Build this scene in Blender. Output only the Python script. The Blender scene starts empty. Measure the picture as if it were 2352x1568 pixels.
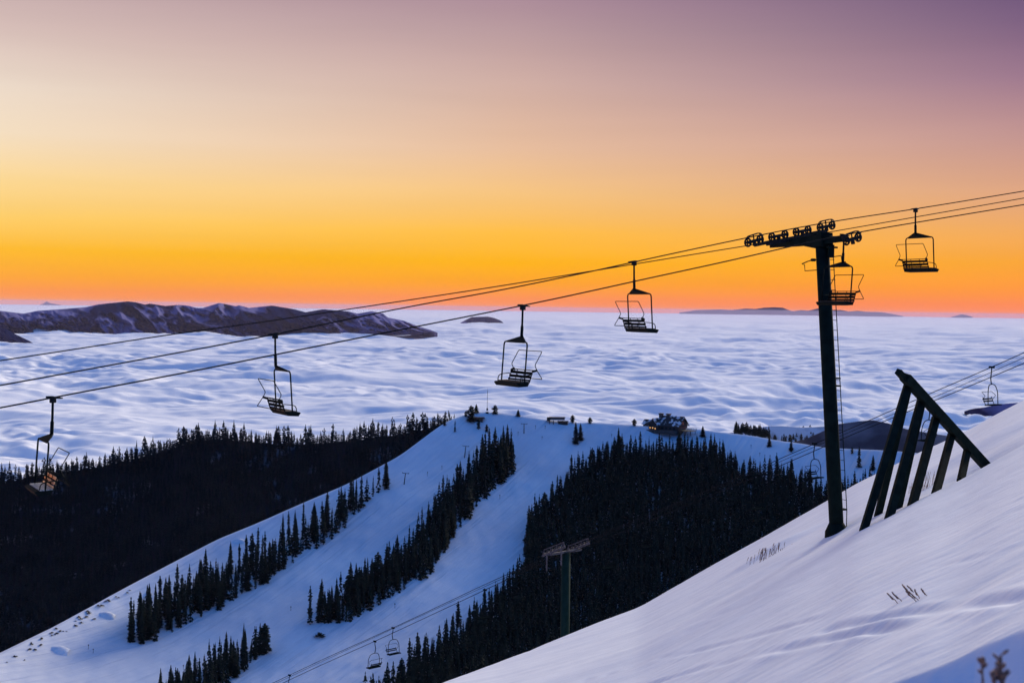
import bpy, math, random
import numpy as np
from mathutils import Matrix, Vector
R = math.radians
rng = np.random.default_rng(7)
random.seed(11)
scene = bpy.context.scene
col = scene.collection

# ------------------------------------------------------------ camera
PITCH, ROLL, FOC = -1.36, 0.79, 50.0
F = FOC / 36.0 * 2352          # focal length in reference pixels (the photo seen 2352 wide)
cam_d = bpy.data.cameras.new('camera'); cam = bpy.data.objects.new('camera', cam_d); col.objects.link(cam)
cam_d.lens = FOC; cam_d.sensor_width = 36; cam_d.clip_start = 0.1; cam_d.clip_end = 600000
CM = Matrix.Rotation(R(90 + PITCH), 4, 'X') @ Matrix.Rotation(R(ROLL), 4, 'Z')
cam.matrix_world = CM
cam_d.dof.use_dof = True; cam_d.dof.focus_distance = 75; cam_d.dof.aperture_fstop = 2.2
scene.camera = cam
M3 = np.array(CM.to_3x3())

# ------------------------------------------------------------ sky
def srgb(r, g, b, k=1.0):
    f = lambda c: ((c/255)/12.92 if c/255 <= .04045 else ((c/255+.055)/1.055)**2.4) * k
    return (f(r), f(g), f(b), 1)
world = bpy.data.worlds.new('World'); scene.world = world; world.use_nodes = True
wn = world.node_tree; W = wn.nodes; WL = wn.links
W.clear()
out = W.new('ShaderNodeOutputWorld'); bg = W.new('ShaderNodeBackground'); WL.new(bg.outputs[0], out.inputs[0])
bg.inputs[1].default_value = 1.0
tc = W.new('ShaderNodeTexCoord'); sep = W.new('ShaderNodeSeparateXYZ'); WL.new(tc.outputs['Generated'], sep.inputs[0])
def wmath(op, a, b=None, c=None):
    n = W.new('ShaderNodeMath'); n.operation = op
    for i, v in enumerate((a, b, c)):
        if v is None: continue
        if isinstance(v, (int, float)): n.inputs[i].default_value = v
        else: WL.new(v, n.inputs[i])
    return n.outputs[0]
zin = wmath('POWER', wmath('MAXIMUM', sep.outputs[2], 0.0), 0.5)     # sqrt keeps the stops near the horizon apart
def ramp(stops):
    r = W.new('ShaderNodeValToRGB'); WL.new(zin, r.inputs[0])
    e = r.color_ramp.elements
    while len(e) > 1: e.remove(e[-1])
    for i, (p, c) in enumerate(stops):
        if i == 0: e[0].position = p; e[0].color = c
        else:
            q = e.new(p); q.color = c
    return r.outputs[0]
def yp(y): return math.sqrt(max(math.sin(math.atan((713 - y) / F)), 0))
HL = [(math.sqrt(.26), srgb(205, 184, 180)), (math.sqrt(.36), srgb(246, 222, 204, .9)), (math.sqrt(.50), srgb(190, 186, 200)), (1, srgb(50, 112, 188))]
HC = [(math.sqrt(.26), srgb(186, 160, 164)), (math.sqrt(.36), srgb(246, 222, 204, 1.0)), (math.sqrt(.50), srgb(205, 200, 206)), (1, srgb(50, 112, 188))]
HR = [(math.sqrt(.26), srgb(120, 98, 132)), (math.sqrt(.36), srgb(244, 222, 206, 1.0)), (math.sqrt(.50), srgb(200, 196, 204)), (1, srgb(50, 112, 188))]
left = ramp([(0, srgb(255, 156, 84)), (yp(692), srgb(255, 152, 78)), (yp(660), srgb(255, 168, 58)), (yp(600), srgb(255, 188, 48)), (yp(530), srgb(255, 208, 108)),
             (yp(450), srgb(253, 218, 150)), (yp(350), srgb(246, 225, 196)), (yp(250), srgb(236, 219, 202)), (yp(120), srgb(214, 190, 184)), (yp(0), srgb(194, 168, 170))] + HL)
cent = ramp([(0, srgb(255, 146, 82)), (yp(692), srgb(255, 148, 84)), (yp(655), srgb(255, 165, 45)), (yp(610), srgb(255, 180, 24)), (yp(540), srgb(255, 190, 70)),
             (yp(450), srgb(246, 196, 128)), (yp(350), srgb(232, 190, 158)), (yp(200), srgb(210, 176, 166)), (yp(80), srgb(187, 156, 160)), (yp(0), srgb(172, 140, 154))] + HC)
right = ramp([(0, srgb(255, 138, 86)), (yp(692), srgb(255, 138, 82)), (yp(655), srgb(255, 152, 62)), (yp(600), srgb(252, 166, 58)), (yp(530), srgb(240, 168, 98)),
              (yp(440), srgb(220, 162, 132)), (yp(330), srgb(192, 145, 144)), (yp(200), srgb(150, 112, 140)), (yp(80), srgb(112, 84, 124)), (yp(0), srgb(95, 72, 118))] + HR)
back = ramp([(0, srgb(56, 108, 180)), (.4, srgb(30, 102, 194)), (.7, srgb(32, 104, 196)), (1, srgb(46, 112, 192))])
def mix(f, a, b):
    m = W.new('ShaderNodeMix'); m.data_type = 'RGBA'; WL.new(f, m.inputs[0]); WL.new(a, m.inputs[6]); WL.new(b, m.inputs[7]); return m.outputs[2]
def smooth(v, a, b):
    m = W.new('ShaderNodeMapRange'); m.interpolation_type = 'SMOOTHSTEP'
    WL.new(v, m.inputs[0]); m.inputs[1].default_value = a; m.inputs[2].default_value = b; return m.outputs[0]
def linear(v, a, b):
    m = W.new('ShaderNodeMapRange'); WL.new(v, m.inputs[0]); m.inputs[1].default_value = a; m.inputs[2].default_value = b; return m.outputs[0]
sx = sep.outputs[0]
front = mix(linear(sx, 0, .38), mix(linear(sx, -.36, 0), left, cent), right)
skyc = mix(smooth(sep.outputs[1], -.35, .55), back, front)
wmp = W.new('ShaderNodeMapping'); WL.new(tc.outputs['Generated'], wmp.inputs[0]); wmp.inputs['Scale'].default_value = (2.2, 2.2, 26)
wnz = W.new('ShaderNodeTexNoise'); WL.new(wmp.outputs[0], wnz.inputs[0]); wnz.inputs['Scale'].default_value = 2.0; wnz.inputs['Detail'].default_value = 5
gain = wmath('ADD', wmath('MULTIPLY', wnz.outputs[0], .10), .95)
vm = W.new('ShaderNodeVectorMath'); vm.operation = 'SCALE'; WL.new(skyc, vm.inputs[0]); WL.new(gain, vm.inputs['Scale'])
WL.new(vm.outputs[0], bg.inputs[0])

# ------------------------------------------------------------ sun (soft afterglow, above the frame)
SUN_AZ, SUN_EL = 34.0, 21.0
sd = bpy.data.lights.new('sun', 'SUN'); so = bpy.data.objects.new('sun', sd); col.objects.link(so)
sd.energy = 3.9; sd.color = (1.0, .88, .70); sd.angle = R(20)
dv = Vector((math.sin(R(SUN_AZ))*math.cos(R(SUN_EL)), math.cos(R(SUN_AZ))*math.cos(R(SUN_EL)), math.sin(R(SUN_EL))))
so.rotation_euler = dv.to_track_quat('Z', 'Y').to_euler()
scene.view_settings.view_transform = 'Standard'; scene.view_settings.look = 'None'; scene.view_settings.exposure = 0.0
scene.cycles.volume_bounces = 1
scene.cycles.max_bounces = 6

# ------------------------------------------------------------ projection helpers
def rays(px, py):
    px = np.asarray(px, float); py = np.asarray(py, float)
    l = np.stack([(px - 1176) / F, (784 - py) / F, -np.ones_like(px * py)], -1)
    return l @ M3.T
def at_range(px, py, r):
    d = rays(px, py); return d / np.hypot(d[..., 0], d[..., 1])[..., None] * np.asarray(r)[..., None]
def az_t(px, py):
    d = rays(px, py); h = np.hypot(d[..., 0], d[..., 1])
    return np.degrees(np.arctan2(d[..., 0], d[..., 1])), -d[..., 2] / h
def unproj(p):                                  # world -> reference pixel
    l = np.asarray(p) @ M3
    return 1176 + F * l[..., 0] / -l[..., 2], 784 - F * l[..., 1] / -l[..., 2]
TH = R(28.5)
U = np.array([math.cos(TH), math.sin(TH), 0]); N = np.array([-math.sin(TH), math.cos(TH), 0])
P0 = np.array([0.3, 47.4, 0])
GAUGE = 3.5
def on_line(px, py, off=0.0, p0=P0, n=N):       # where a sight line meets the vertical plane of a rope
    d = rays(px, py); q = p0 + n * off
    return d * ((q @ n) / (d @ n))[..., None] if np.ndim(px) else d * ((q @ n) / (d @ n))

# ------------------------------------------------------------ noise
def _hash(ix, iy, s):
    h = (ix.astype(np.int64) * 374761393 + iy.astype(np.int64) * 668265263 + s * 974634777) & 0xffffffff
    h = ((h ^ (h >> 13)) * 1274126177) & 0xffffffff
    return ((h ^ (h >> 16)) & 0xffffffff) / 4294967296.0 * 2 * np.pi
def perlin(x, y, s=0):
    x = np.asarray(x, float); y = np.asarray(y, float)
    ix = np.floor(x); iy = np.floor(y); fx = x - ix; fy = y - iy
    u = fx*fx*fx*(fx*(fx*6-15)+10); v = fy*fy*fy*(fy*(fy*6-15)+10)
    def g(a, b):
        t = _hash(ix + a, iy + b, s); return np.cos(t) * (fx - a) + np.sin(t) * (fy - b)
    return (g(0, 0)*(1-u) + g(1, 0)*u)*(1-v) + (g(0, 1)*(1-u) + g(1, 1)*u)*v
def fbm(x, y, o=4, s=0):
    t = 0; a = 1
    for i in range(o): t = t + a * perlin(x * 2**i, y * 2**i, s + i); a *= .5
    return t

# ------------------------------------------------------------ mesh helpers
def tag(o, label=None, cat=None, group=None, kind=None):
    if label: o['label'] = label
    if cat: o['category'] = cat
    if group: o['group'] = group
    if kind: o['kind'] = kind
    return o
def empty(name, loc, label, cat, group=None, rz=0):
    o = bpy.data.objects.new(name, None); col.objects.link(o); o.location = loc; o.rotation_euler = (0, 0, rz)
    o.empty_display_size = .2
    return tag(o, label, cat, group)
def mesh_obj(name, me, parent=None, loc=None):
    o = bpy.data.objects.new(name, me); col.objects.link(o)
    if parent is not None: o.parent = parent
    if loc is not None: o.location = loc
    return o
def np_mesh(name, V, faces, mat, smooth=True):
    V = np.asarray(V, np.float32).reshape(-1, 3); faces = np.asarray(faces, np.int32); k = faces.shape[1]
    me = bpy.data.meshes.new(name)
    me.vertices.add(len(V)); me.vertices.foreach_set('co', V.ravel())
    me.loops.add(faces.size); me.loops.foreach_set('vertex_index', faces.ravel())
    me.polygons.add(len(faces)); me.polygons.foreach_set('loop_start', np.arange(0, faces.size, k, dtype=np.int32))
    me.polygons.foreach_set('use_smooth', np.full(len(faces), smooth))
    me.update(calc_edges=True)
    if mat: me.materials.append(mat)
    return me
def grid_mesh(name, P, mat, flip=False):
    n, m = P.shape[:2]
    i = np.arange(n*m).reshape(n, m)
    f = np.stack([i[:-1, :-1], i[:-1, 1:], i[1:, 1:], i[1:, :-1]], -1).reshape(-1, 4)
    if flip: f = f[:, ::-1]
    return np_mesh(name, P, f, mat)
class MB:
    def __init__(s): s.v = []; s.f = []; s.sm = []
    def add(s, V, Fs, sm=False):
        b = len(s.v); s.v += [tuple(p) for p in V]; s.f += [tuple(b + i for i in f) for f in Fs]; s.sm += [sm] * len(Fs); return s
    def box(s, c, size, ax=None):
        ax = np.eye(3) if ax is None else np.asarray(ax, float); c = np.asarray(c, float); h = np.asarray(size, float) / 2
        V = [c + ax[0]*h[0]*a + ax[1]*h[1]*b + ax[2]*h[2]*d for d in (-1, 1) for b in (-1, 1) for a in (-1, 1)]
        return s.add(V, [(0, 2, 3, 1), (4, 5, 7, 6), (0, 1, 5, 4), (2, 6, 7, 3), (0, 4, 6, 2), (1, 3, 7, 5)])
    def beam(s, a, b, w, h, up=(0, 0, 1), w2=None, h2=None):
        a = np.asarray(a, float); b = np.asarray(b, float); d = b - a; d /= np.linalg.norm(d)
        x = np.cross(d, up); x /= np.linalg.norm(x); y = np.cross(x, d)
        w2 = w if w2 is None else w2; h2 = h if h2 is None else h2
        V = [a + x*w/2*i + y*h/2*j for i, j in ((-1, -1), (1, -1), (1, 1), (-1, 1))] + [b + x*w2/2*i + y*h2/2*j for i, j in ((-1, -1), (1, -1), (1, 1), (-1, 1))]
        return s.add(V, [(3, 2, 1, 0), (4, 5, 6, 7), (0, 1, 5, 4), (1, 2, 6, 5), (2, 3, 7, 6), (3, 0, 4, 7)])
    def tube(s, pts, r, n=8, closed=False, cap=True):
        pts = [np.asarray(p, float) for p in pts]; m = len(pts)
        rr = r if hasattr(r, '__len__') else [r] * m
        x = None; V = []
        for i in range(m):
            a = pts[i-1] if (i > 0 or closed) else pts[i]; b = pts[(i+1) % m] if (i < m-1 or closed) else pts[i]
            d = b - a; d = d / (np.linalg.norm(d) + 1e-12)
            if x is None:
                x = np.cross(d, (0, 0, 1) if abs(d[2]) < .9 else (0, 1, 0))
            x = x - d * (x @ d); x /= np.linalg.norm(x) + 1e-12; y = np.cross(d, x)
            for k in range(n):
                t = 2*math.pi*k/n; V.append(pts[i] + (x*math.cos(t) + y*math.sin(t)) * rr[i])
        Fs = []
        for i in range(m if closed else m-1):
            j = (i+1) % m
            for k in range(n):
                l = (k+1) % n; Fs.append((i*n+k, i*n+l, j*n+l, j*n+k))
        if cap and not closed:
            Fs.append(tuple(range(n-1, -1, -1))); Fs.append(tuple((m-1)*n + k for k in range(n)))
        return s.add(V, Fs, True)
    def prism(s, poly, d):                          # poly: 3-D points, extruded by vector d
        poly = [np.asarray(p, float) for p in poly]; d = np.asarray(d, float); n = len(poly)
        return s.add(poly + [p + d for p in poly], [tuple(range(n-1, -1, -1)), tuple(range(n, 2*n))] + [(i, (i+1) % n, n+(i+1) % n, n+i) for i in range(n)])
    def mesh(s, name, mat):
        me = bpy.data.meshes.new(name); me.from_pydata([tuple(map(float, p)) for p in s.v], [], s.f)
        me.polygons.foreach_set('use_smooth', s.sm); me.update()
        if mat: me.materials.append(mat)
        return me
    def build(s, name, mat, parent=None, loc=None): return mesh_obj(name, s.mesh(name, mat), parent, loc)
def fillet(pts, rad, n=4):
    pts = [np.asarray(p, float) for p in pts]; o = [pts[0]]
    for a, b, c in zip(pts, pts[1:], pts[2:]):
        u = (a-b)/np.linalg.norm(a-b); v = (c-b)/np.linalg.norm(c-b); p, q = b+u*rad, b+v*rad
        for i in range(n+1):
            t = i/n; o.append((1-t)**2*p + 2*t*(1-t)*b + t*t*q)
    return o + [pts[-1]]

# ------------------------------------------------------------ materials
def material(name, rgb, rough=.6, metal=0.0, c2=None, scale=4.0, bump=0.0, bscale=20.0, spec=.5, stretch=None, lo=.4, hi=.6, detail=5):
    m = bpy.data.materials.new(name); m.use_nodes = True; nt = m.node_tree; b = nt.nodes['Principled BSDF']
    b.inputs['Base Color'].default_value = (*rgb, 1); b.inputs['Roughness'].default_value = rough; b.inputs['Metallic'].default_value = metal
    b.inputs['Specular IOR Level'].default_value = spec
    co = nt.nodes.new('ShaderNodeTexCoord'); mp = nt.nodes.new('ShaderNodeMapping'); nt.links.new(co.outputs['Object'], mp.inputs[0])
    if stretch: mp.inputs['Scale'].default_value = stretch
    if c2 is not None:
        nz = nt.nodes.new('ShaderNodeTexNoise'); nz.inputs['Scale'].default_value = scale; nz.inputs['Detail'].default_value = detail
        nt.links.new(mp.outputs[0], nz.inputs[0])
        cr = nt.nodes.new('ShaderNodeValToRGB'); cr.color_ramp.elements[0].position = lo; cr.color_ramp.elements[1].position = hi
        cr.color_ramp.elements[0].color = (*rgb, 1); cr.color_ramp.elements[1].color = (*c2, 1)
        nt.links.new(nz.outputs[0], cr.inputs[0]); nt.links.new(cr.outputs[0], b.inputs['Base Color'])
    if bump:
        n2 = nt.nodes.new('ShaderNodeTexNoise'); n2.inputs['Scale'].default_value = bscale; n2.inputs['Detail'].default_value = 6
        nt.links.new(mp.outputs[0], n2.inputs[0])
        bp = nt.nodes.new('ShaderNodeBump'); bp.inputs['Strength'].default_value = 1; bp.inputs['Distance'].default_value = bump
        nt.links.new(n2.outputs[0], bp.inputs['Height']); nt.links.new(bp.outputs[0], b.inputs['Normal'])
    return m
snow_near = material('wind_packed_snow', (.66, .71, .80), .65, c2=(.76, .80, .87), scale=.5, bump=.042, bscale=1.9, spec=.25, stretch=(.5, 1.4, 1), lo=.35, hi=.65)
snow_hill = material('groomed_snow', (.70, .72, .77), .7, c2=(.88, .885, .90), scale=.02, bump=.25, bscale=.12, spec=.2, lo=.35, hi=.65)
cloud_m = material('cloud_top', (.95, .95, .955), 1.0, spec=0)
cb = cloud_m.node_tree.nodes['Principled BSDF']; cb.inputs['Subsurface Weight'].default_value = 1.0; cb.inputs['Subsurface Radius'].default_value = (1, 1, 1); cb.inputs['Subsurface Scale'].default_value = 18.0
green_steel = material('dark_green_steel', (.005, .012, .010), .8, c2=(.009, .018, .015), scale=3, spec=.05)
steel = material('weathered_steel', (.012, .013, .013), .7, c2=(.02, .021, .021), scale=8, spec=.12)
rope_m = material('steel_rope', (.012, .012, .013), .8, spec=.1)
galv = material('galvanised_steel', (.11, .11, .12), .6, metal=.2, c2=(.06, .06, .07), scale=5, spec=.3)
chair_m = material('chair_paint', (.006, .010, .009), .8, c2=(.011, .016, .014), scale=9, spec=.05)
slat_m = material('dark_slats', (.006, .009, .008), .8, c2=(.010, .013, .012), scale=12, spec=.03)
seat_m = material('seat_slats', (.02, .024, .022), .5, c2=(.035, .04, .036), scale=12, spec=.2)
foliage = material('conifer_foliage', (.012, .022, .017), .9, c2=(.024, .034, .022), scale=.35, spec=.1)
foliage_far = material('conifer_foliage_far', (.010, .018, .018), .9, c2=(.020, .028, .026), scale=.05, spec=.1)
bark = material('bark', (.05, .04, .032), .9, c2=(.09, .08, .07), scale=2)
scrub_m = material('winter_scrub', (.05, .038, .032), .9, c2=(.09, .06, .045), scale=6)
dry_m = material('dry_stalks', (.16, .085, .065), .9, c2=(.24, .13, .09), scale=10)
timber = material('dark_timber', (.026, .022, .018), .8, c2=(.045, .036, .03), scale=1.5)
stone = material('rough_stone', (.10, .085, .075), .9, c2=(.05, .045, .04), scale=1.2)
hutm = material('brown_siding', (.085, .05, .04), .8, c2=(.055, .035, .03), scale=1)
glass_m = material('dark_glass', (.02, .025, .03), .15)
brown_hill = material('scrub_hillside', (.045, .045, .062), .95, c2=(.26, .26, .31), scale=.012, spec=.05, lo=.42, hi=.70, detail=8)
def lit_window():
    m = bpy.data.materials.new('lit_window'); m.use_nodes = True; b = m.node_tree.nodes['Principled BSDF']
    b.inputs['Base Color'].default_value = (.3, .2, .1, 1); b.inputs['Emission Color'].default_value = (1, .5, .16, 1); b.inputs['Emission Strength'].default_value = .9
    return m
lit_m = lit_window()

# ------------------------------------------------------------ near snow slope
SIL = np.array([(-1400, 2560), (-600, 2260), (0, 2010), (500, 1800), (1029, 1568), (1141, 1526), (1300, 1462), (1470, 1394), (1600, 1320), (1715, 1255), (1813, 1198), (1904, 1149), (1969, 1110),
                (2050, 1071), (2122, 1035), (2182, 1009), (2232, 984), (2282, 955), (2352, 918), (2500, 845), (2800, 720), (3400, 500)], float)
s_az, s_t = az_t(SIL[:, 0], SIL[:, 1])
s_R = np.interp(SIL[:, 0], [0, 1029, 1300, 1600, 1904, 2352, 3000], [42, 56, 76, 98, 112, 128, 150])
A0 = 2.7
_fa = np.linspace(s_az[0], s_az[-1], 4000); _k = np.exp(-np.linspace(-2.5, 2.5, 121)**2); _k /= _k.sum()
def _sm(v): return np.convolve(np.pad(np.interp(_fa, s_az, v), 60, mode='reflect', reflect_type='odd'), _k, 'valid')
s_t, s_R = _sm(s_t), _sm(s_R); s_az = _fa
def ground(az, r, detail=True):
    e = np.interp(az, s_az, s_t); Rr = np.interp(az, s_az, s_R)
    b = e - A0 / Rr
    z = -A0 - b * r
    q = np.maximum(r - Rr, 0); qq = np.minimum(q, 75)
    z = z - .0042 * qq**2 - np.maximum(q - 75, 0) * .3
    x = r * np.sin(np.radians(az)); y = r * np.cos(np.radians(az))
    if detail:
        k = np.clip(r / 12, .15, 1) * np.clip(1.3 - q / 20, .0, 1)
        a = x * .88 + y * .47; c = -x * .47 + y * .88
        z = z + k * (.16 * perlin(a * .05, c * .13, 3) + .055 * perlin(a * .12, c * .4, 4) + .018 * perlin(a * .35, c * 1.6, 5) + .009 * perlin(a*.9, c*3.4, 6))
        z = z + k * .03 * np.maximum(perlin(a * .1, c * .9, 9), 0)
    return z
def ground_hit(px, py):
    az, t = az_t(float(px), float(py)); lo, hi = 3.0, 170.0
    rr = np.linspace(3, 200, 3000); zz = ground(np.full_like(rr, az), rr, False)
    k = np.argmax(zz > -t * rr - 1e-9) if (zz > -t*rr).any() else None
    # first range at which the ground rises to the sight line
    f = zz + t * rr; i = np.where((f[:-1] < 0) & (f[1:] >= 0))[0]
    r = rr[i[0]] if len(i) else float(np.interp(az, s_az, s_R))
    z = float(ground(np.array([az]), np.array([r]))[0])
    return np.array([r*math.sin(R(float(az))), r*math.cos(R(float(az))), z])
AZ = np.radians(1) * 0 + np.concatenate([np.linspace(-60, -21, 60)[:-1], np.linspace(-21, 21.5, 900), np.linspace(21.5, 60, 60)[1:]])
RR = np.concatenate([[0.5, 1, 1.6, 2.3, 3.1, 4], 1 / np.linspace(1/4.8, 1/60, 560), np.linspace(60.4, 135, 190), np.linspace(136.5, 520, 90)])
azg, rg = np.meshgrid(AZ, RR)
zg = ground(azg, rg)
xg = rg * np.sin(np.radians(azg)); yg = rg * np.cos(np.radians(azg))
# wind lip close to the camera (lower right corner): the ground steps down towards the viewer
eaz, et = az_t(np.array([1900., 2040., 2140., 2240., 2352., 2500.]), np.array([1640., 1600., 1562., 1520., 1474., 1420.]))
eb = np.interp(eaz, s_az, s_t) - A0 / np.interp(eaz, s_az, s_R)
er = A0 / (et - eb) * 1.05
el = np.interp(azg, eaz, er, left=5.0)
w = np.clip((el - rg) / 1.1, 0, 1) * np.clip((azg - 10) / 3, 0, 1)
zg -= 1.35 * w * w * (3 - 2*w)
# ski and foot tracks, cut a few centimetres into the crust
def groove(px, width, depth, wob=0.0):
    pts = np.array([ground_hit(*p)[:2] for p in px])
    seg = []
    for a, b in zip(pts[:-1], pts[1:]):
        n = max(2, int(np.linalg.norm(b-a) / .5)); seg += [a + (b-a)*t for t in np.linspace(0, 1, n, endpoint=False)]
    seg = np.array(seg + [pts[-1]])
    best = np.full(xg.shape, 9.0)
    box = (xg > seg[:, 0].min()-2) & (xg < seg[:, 0].max()+2) & (yg > seg[:, 1].min()-2) & (yg < seg[:, 1].max()+2)
    X = xg[box]; Y = yg[box]; d = np.full(X.shape, 9.0)
    for a, b in zip(seg[:-1], seg[1:]):
        ab = b - a; t = np.clip(((X-a[0])*ab[0] + (Y-a[1])*ab[1]) / (ab @ ab), 0, 1)
        d = np.minimum(d, np.hypot(X-a[0]-ab[0]*t, Y-a[1]-ab[1]*t))
    depth = depth * .62 * np.clip(.5 + 1.6*perlin(X*.5, Y*.5, 31), .0, 1)
    zg[box] -= depth * np.exp(-(d / width)**2) - depth * .35 * np.exp(-((d - width*1.8) / width)**2)
groove([(2360, 1256), (2250, 1285), (2120, 1315), (2000, 1360), (1900, 1395)], .12, .05)
groove([(2352, 1376), (2200, 1398), (2080, 1410), (1980, 1437), (1900, 1452)], .15, .09)
groove([(2100, 1441), (2000, 1452), (1880, 1480), (1780, 1500), (1600, 1536), (1450, 1580)], .14, .09)
groove([(1880, 1430), (1760, 1456), (1650, 1480), (1480, 1520), (1330, 1560)], .13, .07)
groove([(1540, 1440), (1700, 1390), (1850, 1330), (1960, 1260)], .2, .05)
groove([(2352, 1150), (2240, 1195), (2120, 1248), (2050, 1290)], .15, .07)
groove([(2352, 1172), (2250, 1212), (2150, 1252), (2070, 1300)], .15, .05)
def mound(px, py, rad, h, el=1.0):
    c = ground_hit(px, py); a = (xg-c[0])*U[0] + (yg-c[1])*U[1]; b = (xg-c[0])*N[0] + (yg-c[1])*N[1]
    zg[...] += h * np.exp(-(a/(rad*el))**2 - (b/rad)**2)
mound(2290, 1012, 3.2, .5, 1.6); mound(2255, 1062, 1.6, -.30, 1.5); mound(1830, 1270, 2.2, -.18, 2.2); mound(1780, 1262, 1.4, .25, 1.6)
mound(1925, 1214, 1.0, -.10); mound(2160, 1112, 2.0, -.15, 2)
P = np.stack([xg, yg, zg], -1)
tag(mesh_obj('snow_slope', grid_mesh('snow_slope', P, snow_near, flip=True)), 'smooth wind packed snow slope in the foreground', 'ground', kind='structure')

# ------------------------------------------------------------ ski hill across the valley
SK = np.array([(-700, 1790), (-300, 1640), (0, 1503), (125, 1441), (284, 1353), (406, 1288), (501, 1238), (594, 1200), (711, 1148), (796, 1112), (870, 1072), (920, 1045), (960, 1015), (1000, 985), (1030, 965),
               (1068, 952), (1100, 945), (1119, 945), (1159, 949), (1215, 957), (1250, 963), (1311, 970), (1370, 970), (1449, 976), (1520, 981), (1589, 983), (1676, 995), (1712, 998), (1760, 1006),
               (1795, 1013), (1835, 1017), (1894, 1028), (2032, 1034), (2078, 1037), (2200, 1050), (2700, 1090)], float)
def hill_r(x, y): return 1000 - (y - 945) * .40 + 12 * np.sin(x / 210.0) - np.clip(1150 - x, 0, 1400) * .02
def sky_y(x): return np.interp(x, SK[:, 0], SK[:, 1])
def hill_pt(x, y, sink=0.0):
    p = at_range(x, y, hill_r(np.asarray(x, float), np.asarray(y, float))); p = np.array(p)
    p[..., 2] -= sink; return p
xs = np.linspace(-500, 2650, 700)
v = np.linspace(0, 1, 240)
X, Vv = np.meshgrid(xs, v)
ysil = sky_y(X)
ysm = np.convolve(np.pad(sky_y(xs), 4, 'edge'), np.ones(9)/9, 'valid')
ysil = np.broadcast_to(ysm, X.shape)
Yy = ysil + (2150 - ysil) * (1 - Vv)**1.0
Ph = hill_pt(X, Yy)
Ph[..., 2] += (.7 * fbm(Ph[..., 0]/40, Ph[..., 1]/40, 4, 20) + .35*perlin(Ph[..., 0]/7, Ph[..., 1]/14, 28)) * np.clip((Yy - ysil) / 12, 0.15, 1)
# back of the crest, rolling over and down
top = Ph[-1]; dr = top[:, :2] / np.linalg.norm(top[:, :2], axis=1)[:, None]
backr = []
for q in (4, 10, 20, 35, 60, 100, 160, 260, 420):
    b = top.copy(); b[:, :2] += dr * q; b[:, 2] -= .10 * q + q * q * .004 if q < 60 else .34 * q + 4 ; backr.append(b)
Pall = np.concatenate([Ph, np.array(backr)], 0)
nt = snow_hill.node_tree; mp = nt.nodes.new('ShaderNodeMapping'); mp.inputs['Rotation'].default_value = (0, 0, R(-54.5)); mp.inputs['Scale'].default_value = (.012, .35, .02)
vr = nt.nodes.new('ShaderNodeVectorRotate'); vr.rotation_type = 'Z_AXIS'; vr.inputs['Angle'].default_value = R(-54.5); mp.inputs['Rotation'].default_value = (0, 0, 0)
tc2 = nt.nodes.new('ShaderNodeTexCoord'); nt.links.new(tc2.outputs['Object'], vr.inputs[0]); nt.links.new(vr.outputs[0], mp.inputs[0])
nz2 = nt.nodes.new('ShaderNodeTexNoise'); nz2.inputs['Scale'].default_value = 1; nz2.inputs['Detail'].default_value = 4; nt.links.new(mp.outputs[0], nz2.inputs[0])
bp2 = nt.nodes.new('ShaderNodeBump'); bp2.inputs['Distance'].default_value = 1.7; nt.links.new(nz2.outputs[0], bp2.inputs['Height'])
bs_ = nt.nodes['Principled BSDF']; old = bs_.inputs['Normal'].links[0].from_socket; nt.links.new(old, bp2.inputs['Normal']); nt.links.new(bp2.outputs[0], bs_.inputs['Normal'])
tag(mesh_obj('ski_hill', grid_mesh('ski_hill', Pall, snow_hill, flip=True)), 'snow covered ski hill with groomed runs', 'hill', kind='structure')

# ------------------------------------------------------------ forested ridge behind it
CR = np.array([(-700, 1230), (-200, 1145), (0, 1110), (100, 1090), (200, 1078), (300, 1058), (370, 1036), (440, 1017), (490, 1008), (560, 1012), (650, 1022), (760, 1017), (820, 1010), (870, 1005), (920, 997), (970, 987),
               (1010, 975), (1050, 968), (1100, 962), (1250, 985)], float)
def ridge_r(y, yc): return 1370 - (y - yc) * .55
xs2 = np.linspace(-500, 1180, 260); v2 = np.linspace(0, 1, 90)
X2, V2 = np.meshgrid(xs2, v2)
yc = np.interp(X2, CR[:, 0], CR[:, 1]); yb = np.maximum(sky_y(X2), yc) + 60
Y2 = yb + (yc - yb) * V2
Pr = at_range(X2, Y2, ridge_r(Y2, yc)); tp = Pr[-1]; dr2 = tp[:, :2] / np.linalg.norm(tp[:, :2], axis=1)[:, None]
rb = []
for q in (15, 40, 90, 180, 350, 600):
    b = tp.copy(); b[:, :2] += dr2*q; b[:, 2] -= .15*q + min(q*q*.002, .35*q); rb.append(b)
shade_dark_floor = material('shade_dark_floor', (.03, .03, .032), .95, c2=(.35, .36, .4), scale=.03, spec=.05, lo=.58, hi=.85)  # snow under the trees, their shade put into its dark colour
tag(mesh_obj('ridge', grid_mesh('ridge', np.concatenate([Pr, np.array(rb)], 0), shade_dark_floor, flip=True)), 'ridge behind the ski hill covered in dark forest', 'hill', kind='structure')

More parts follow.
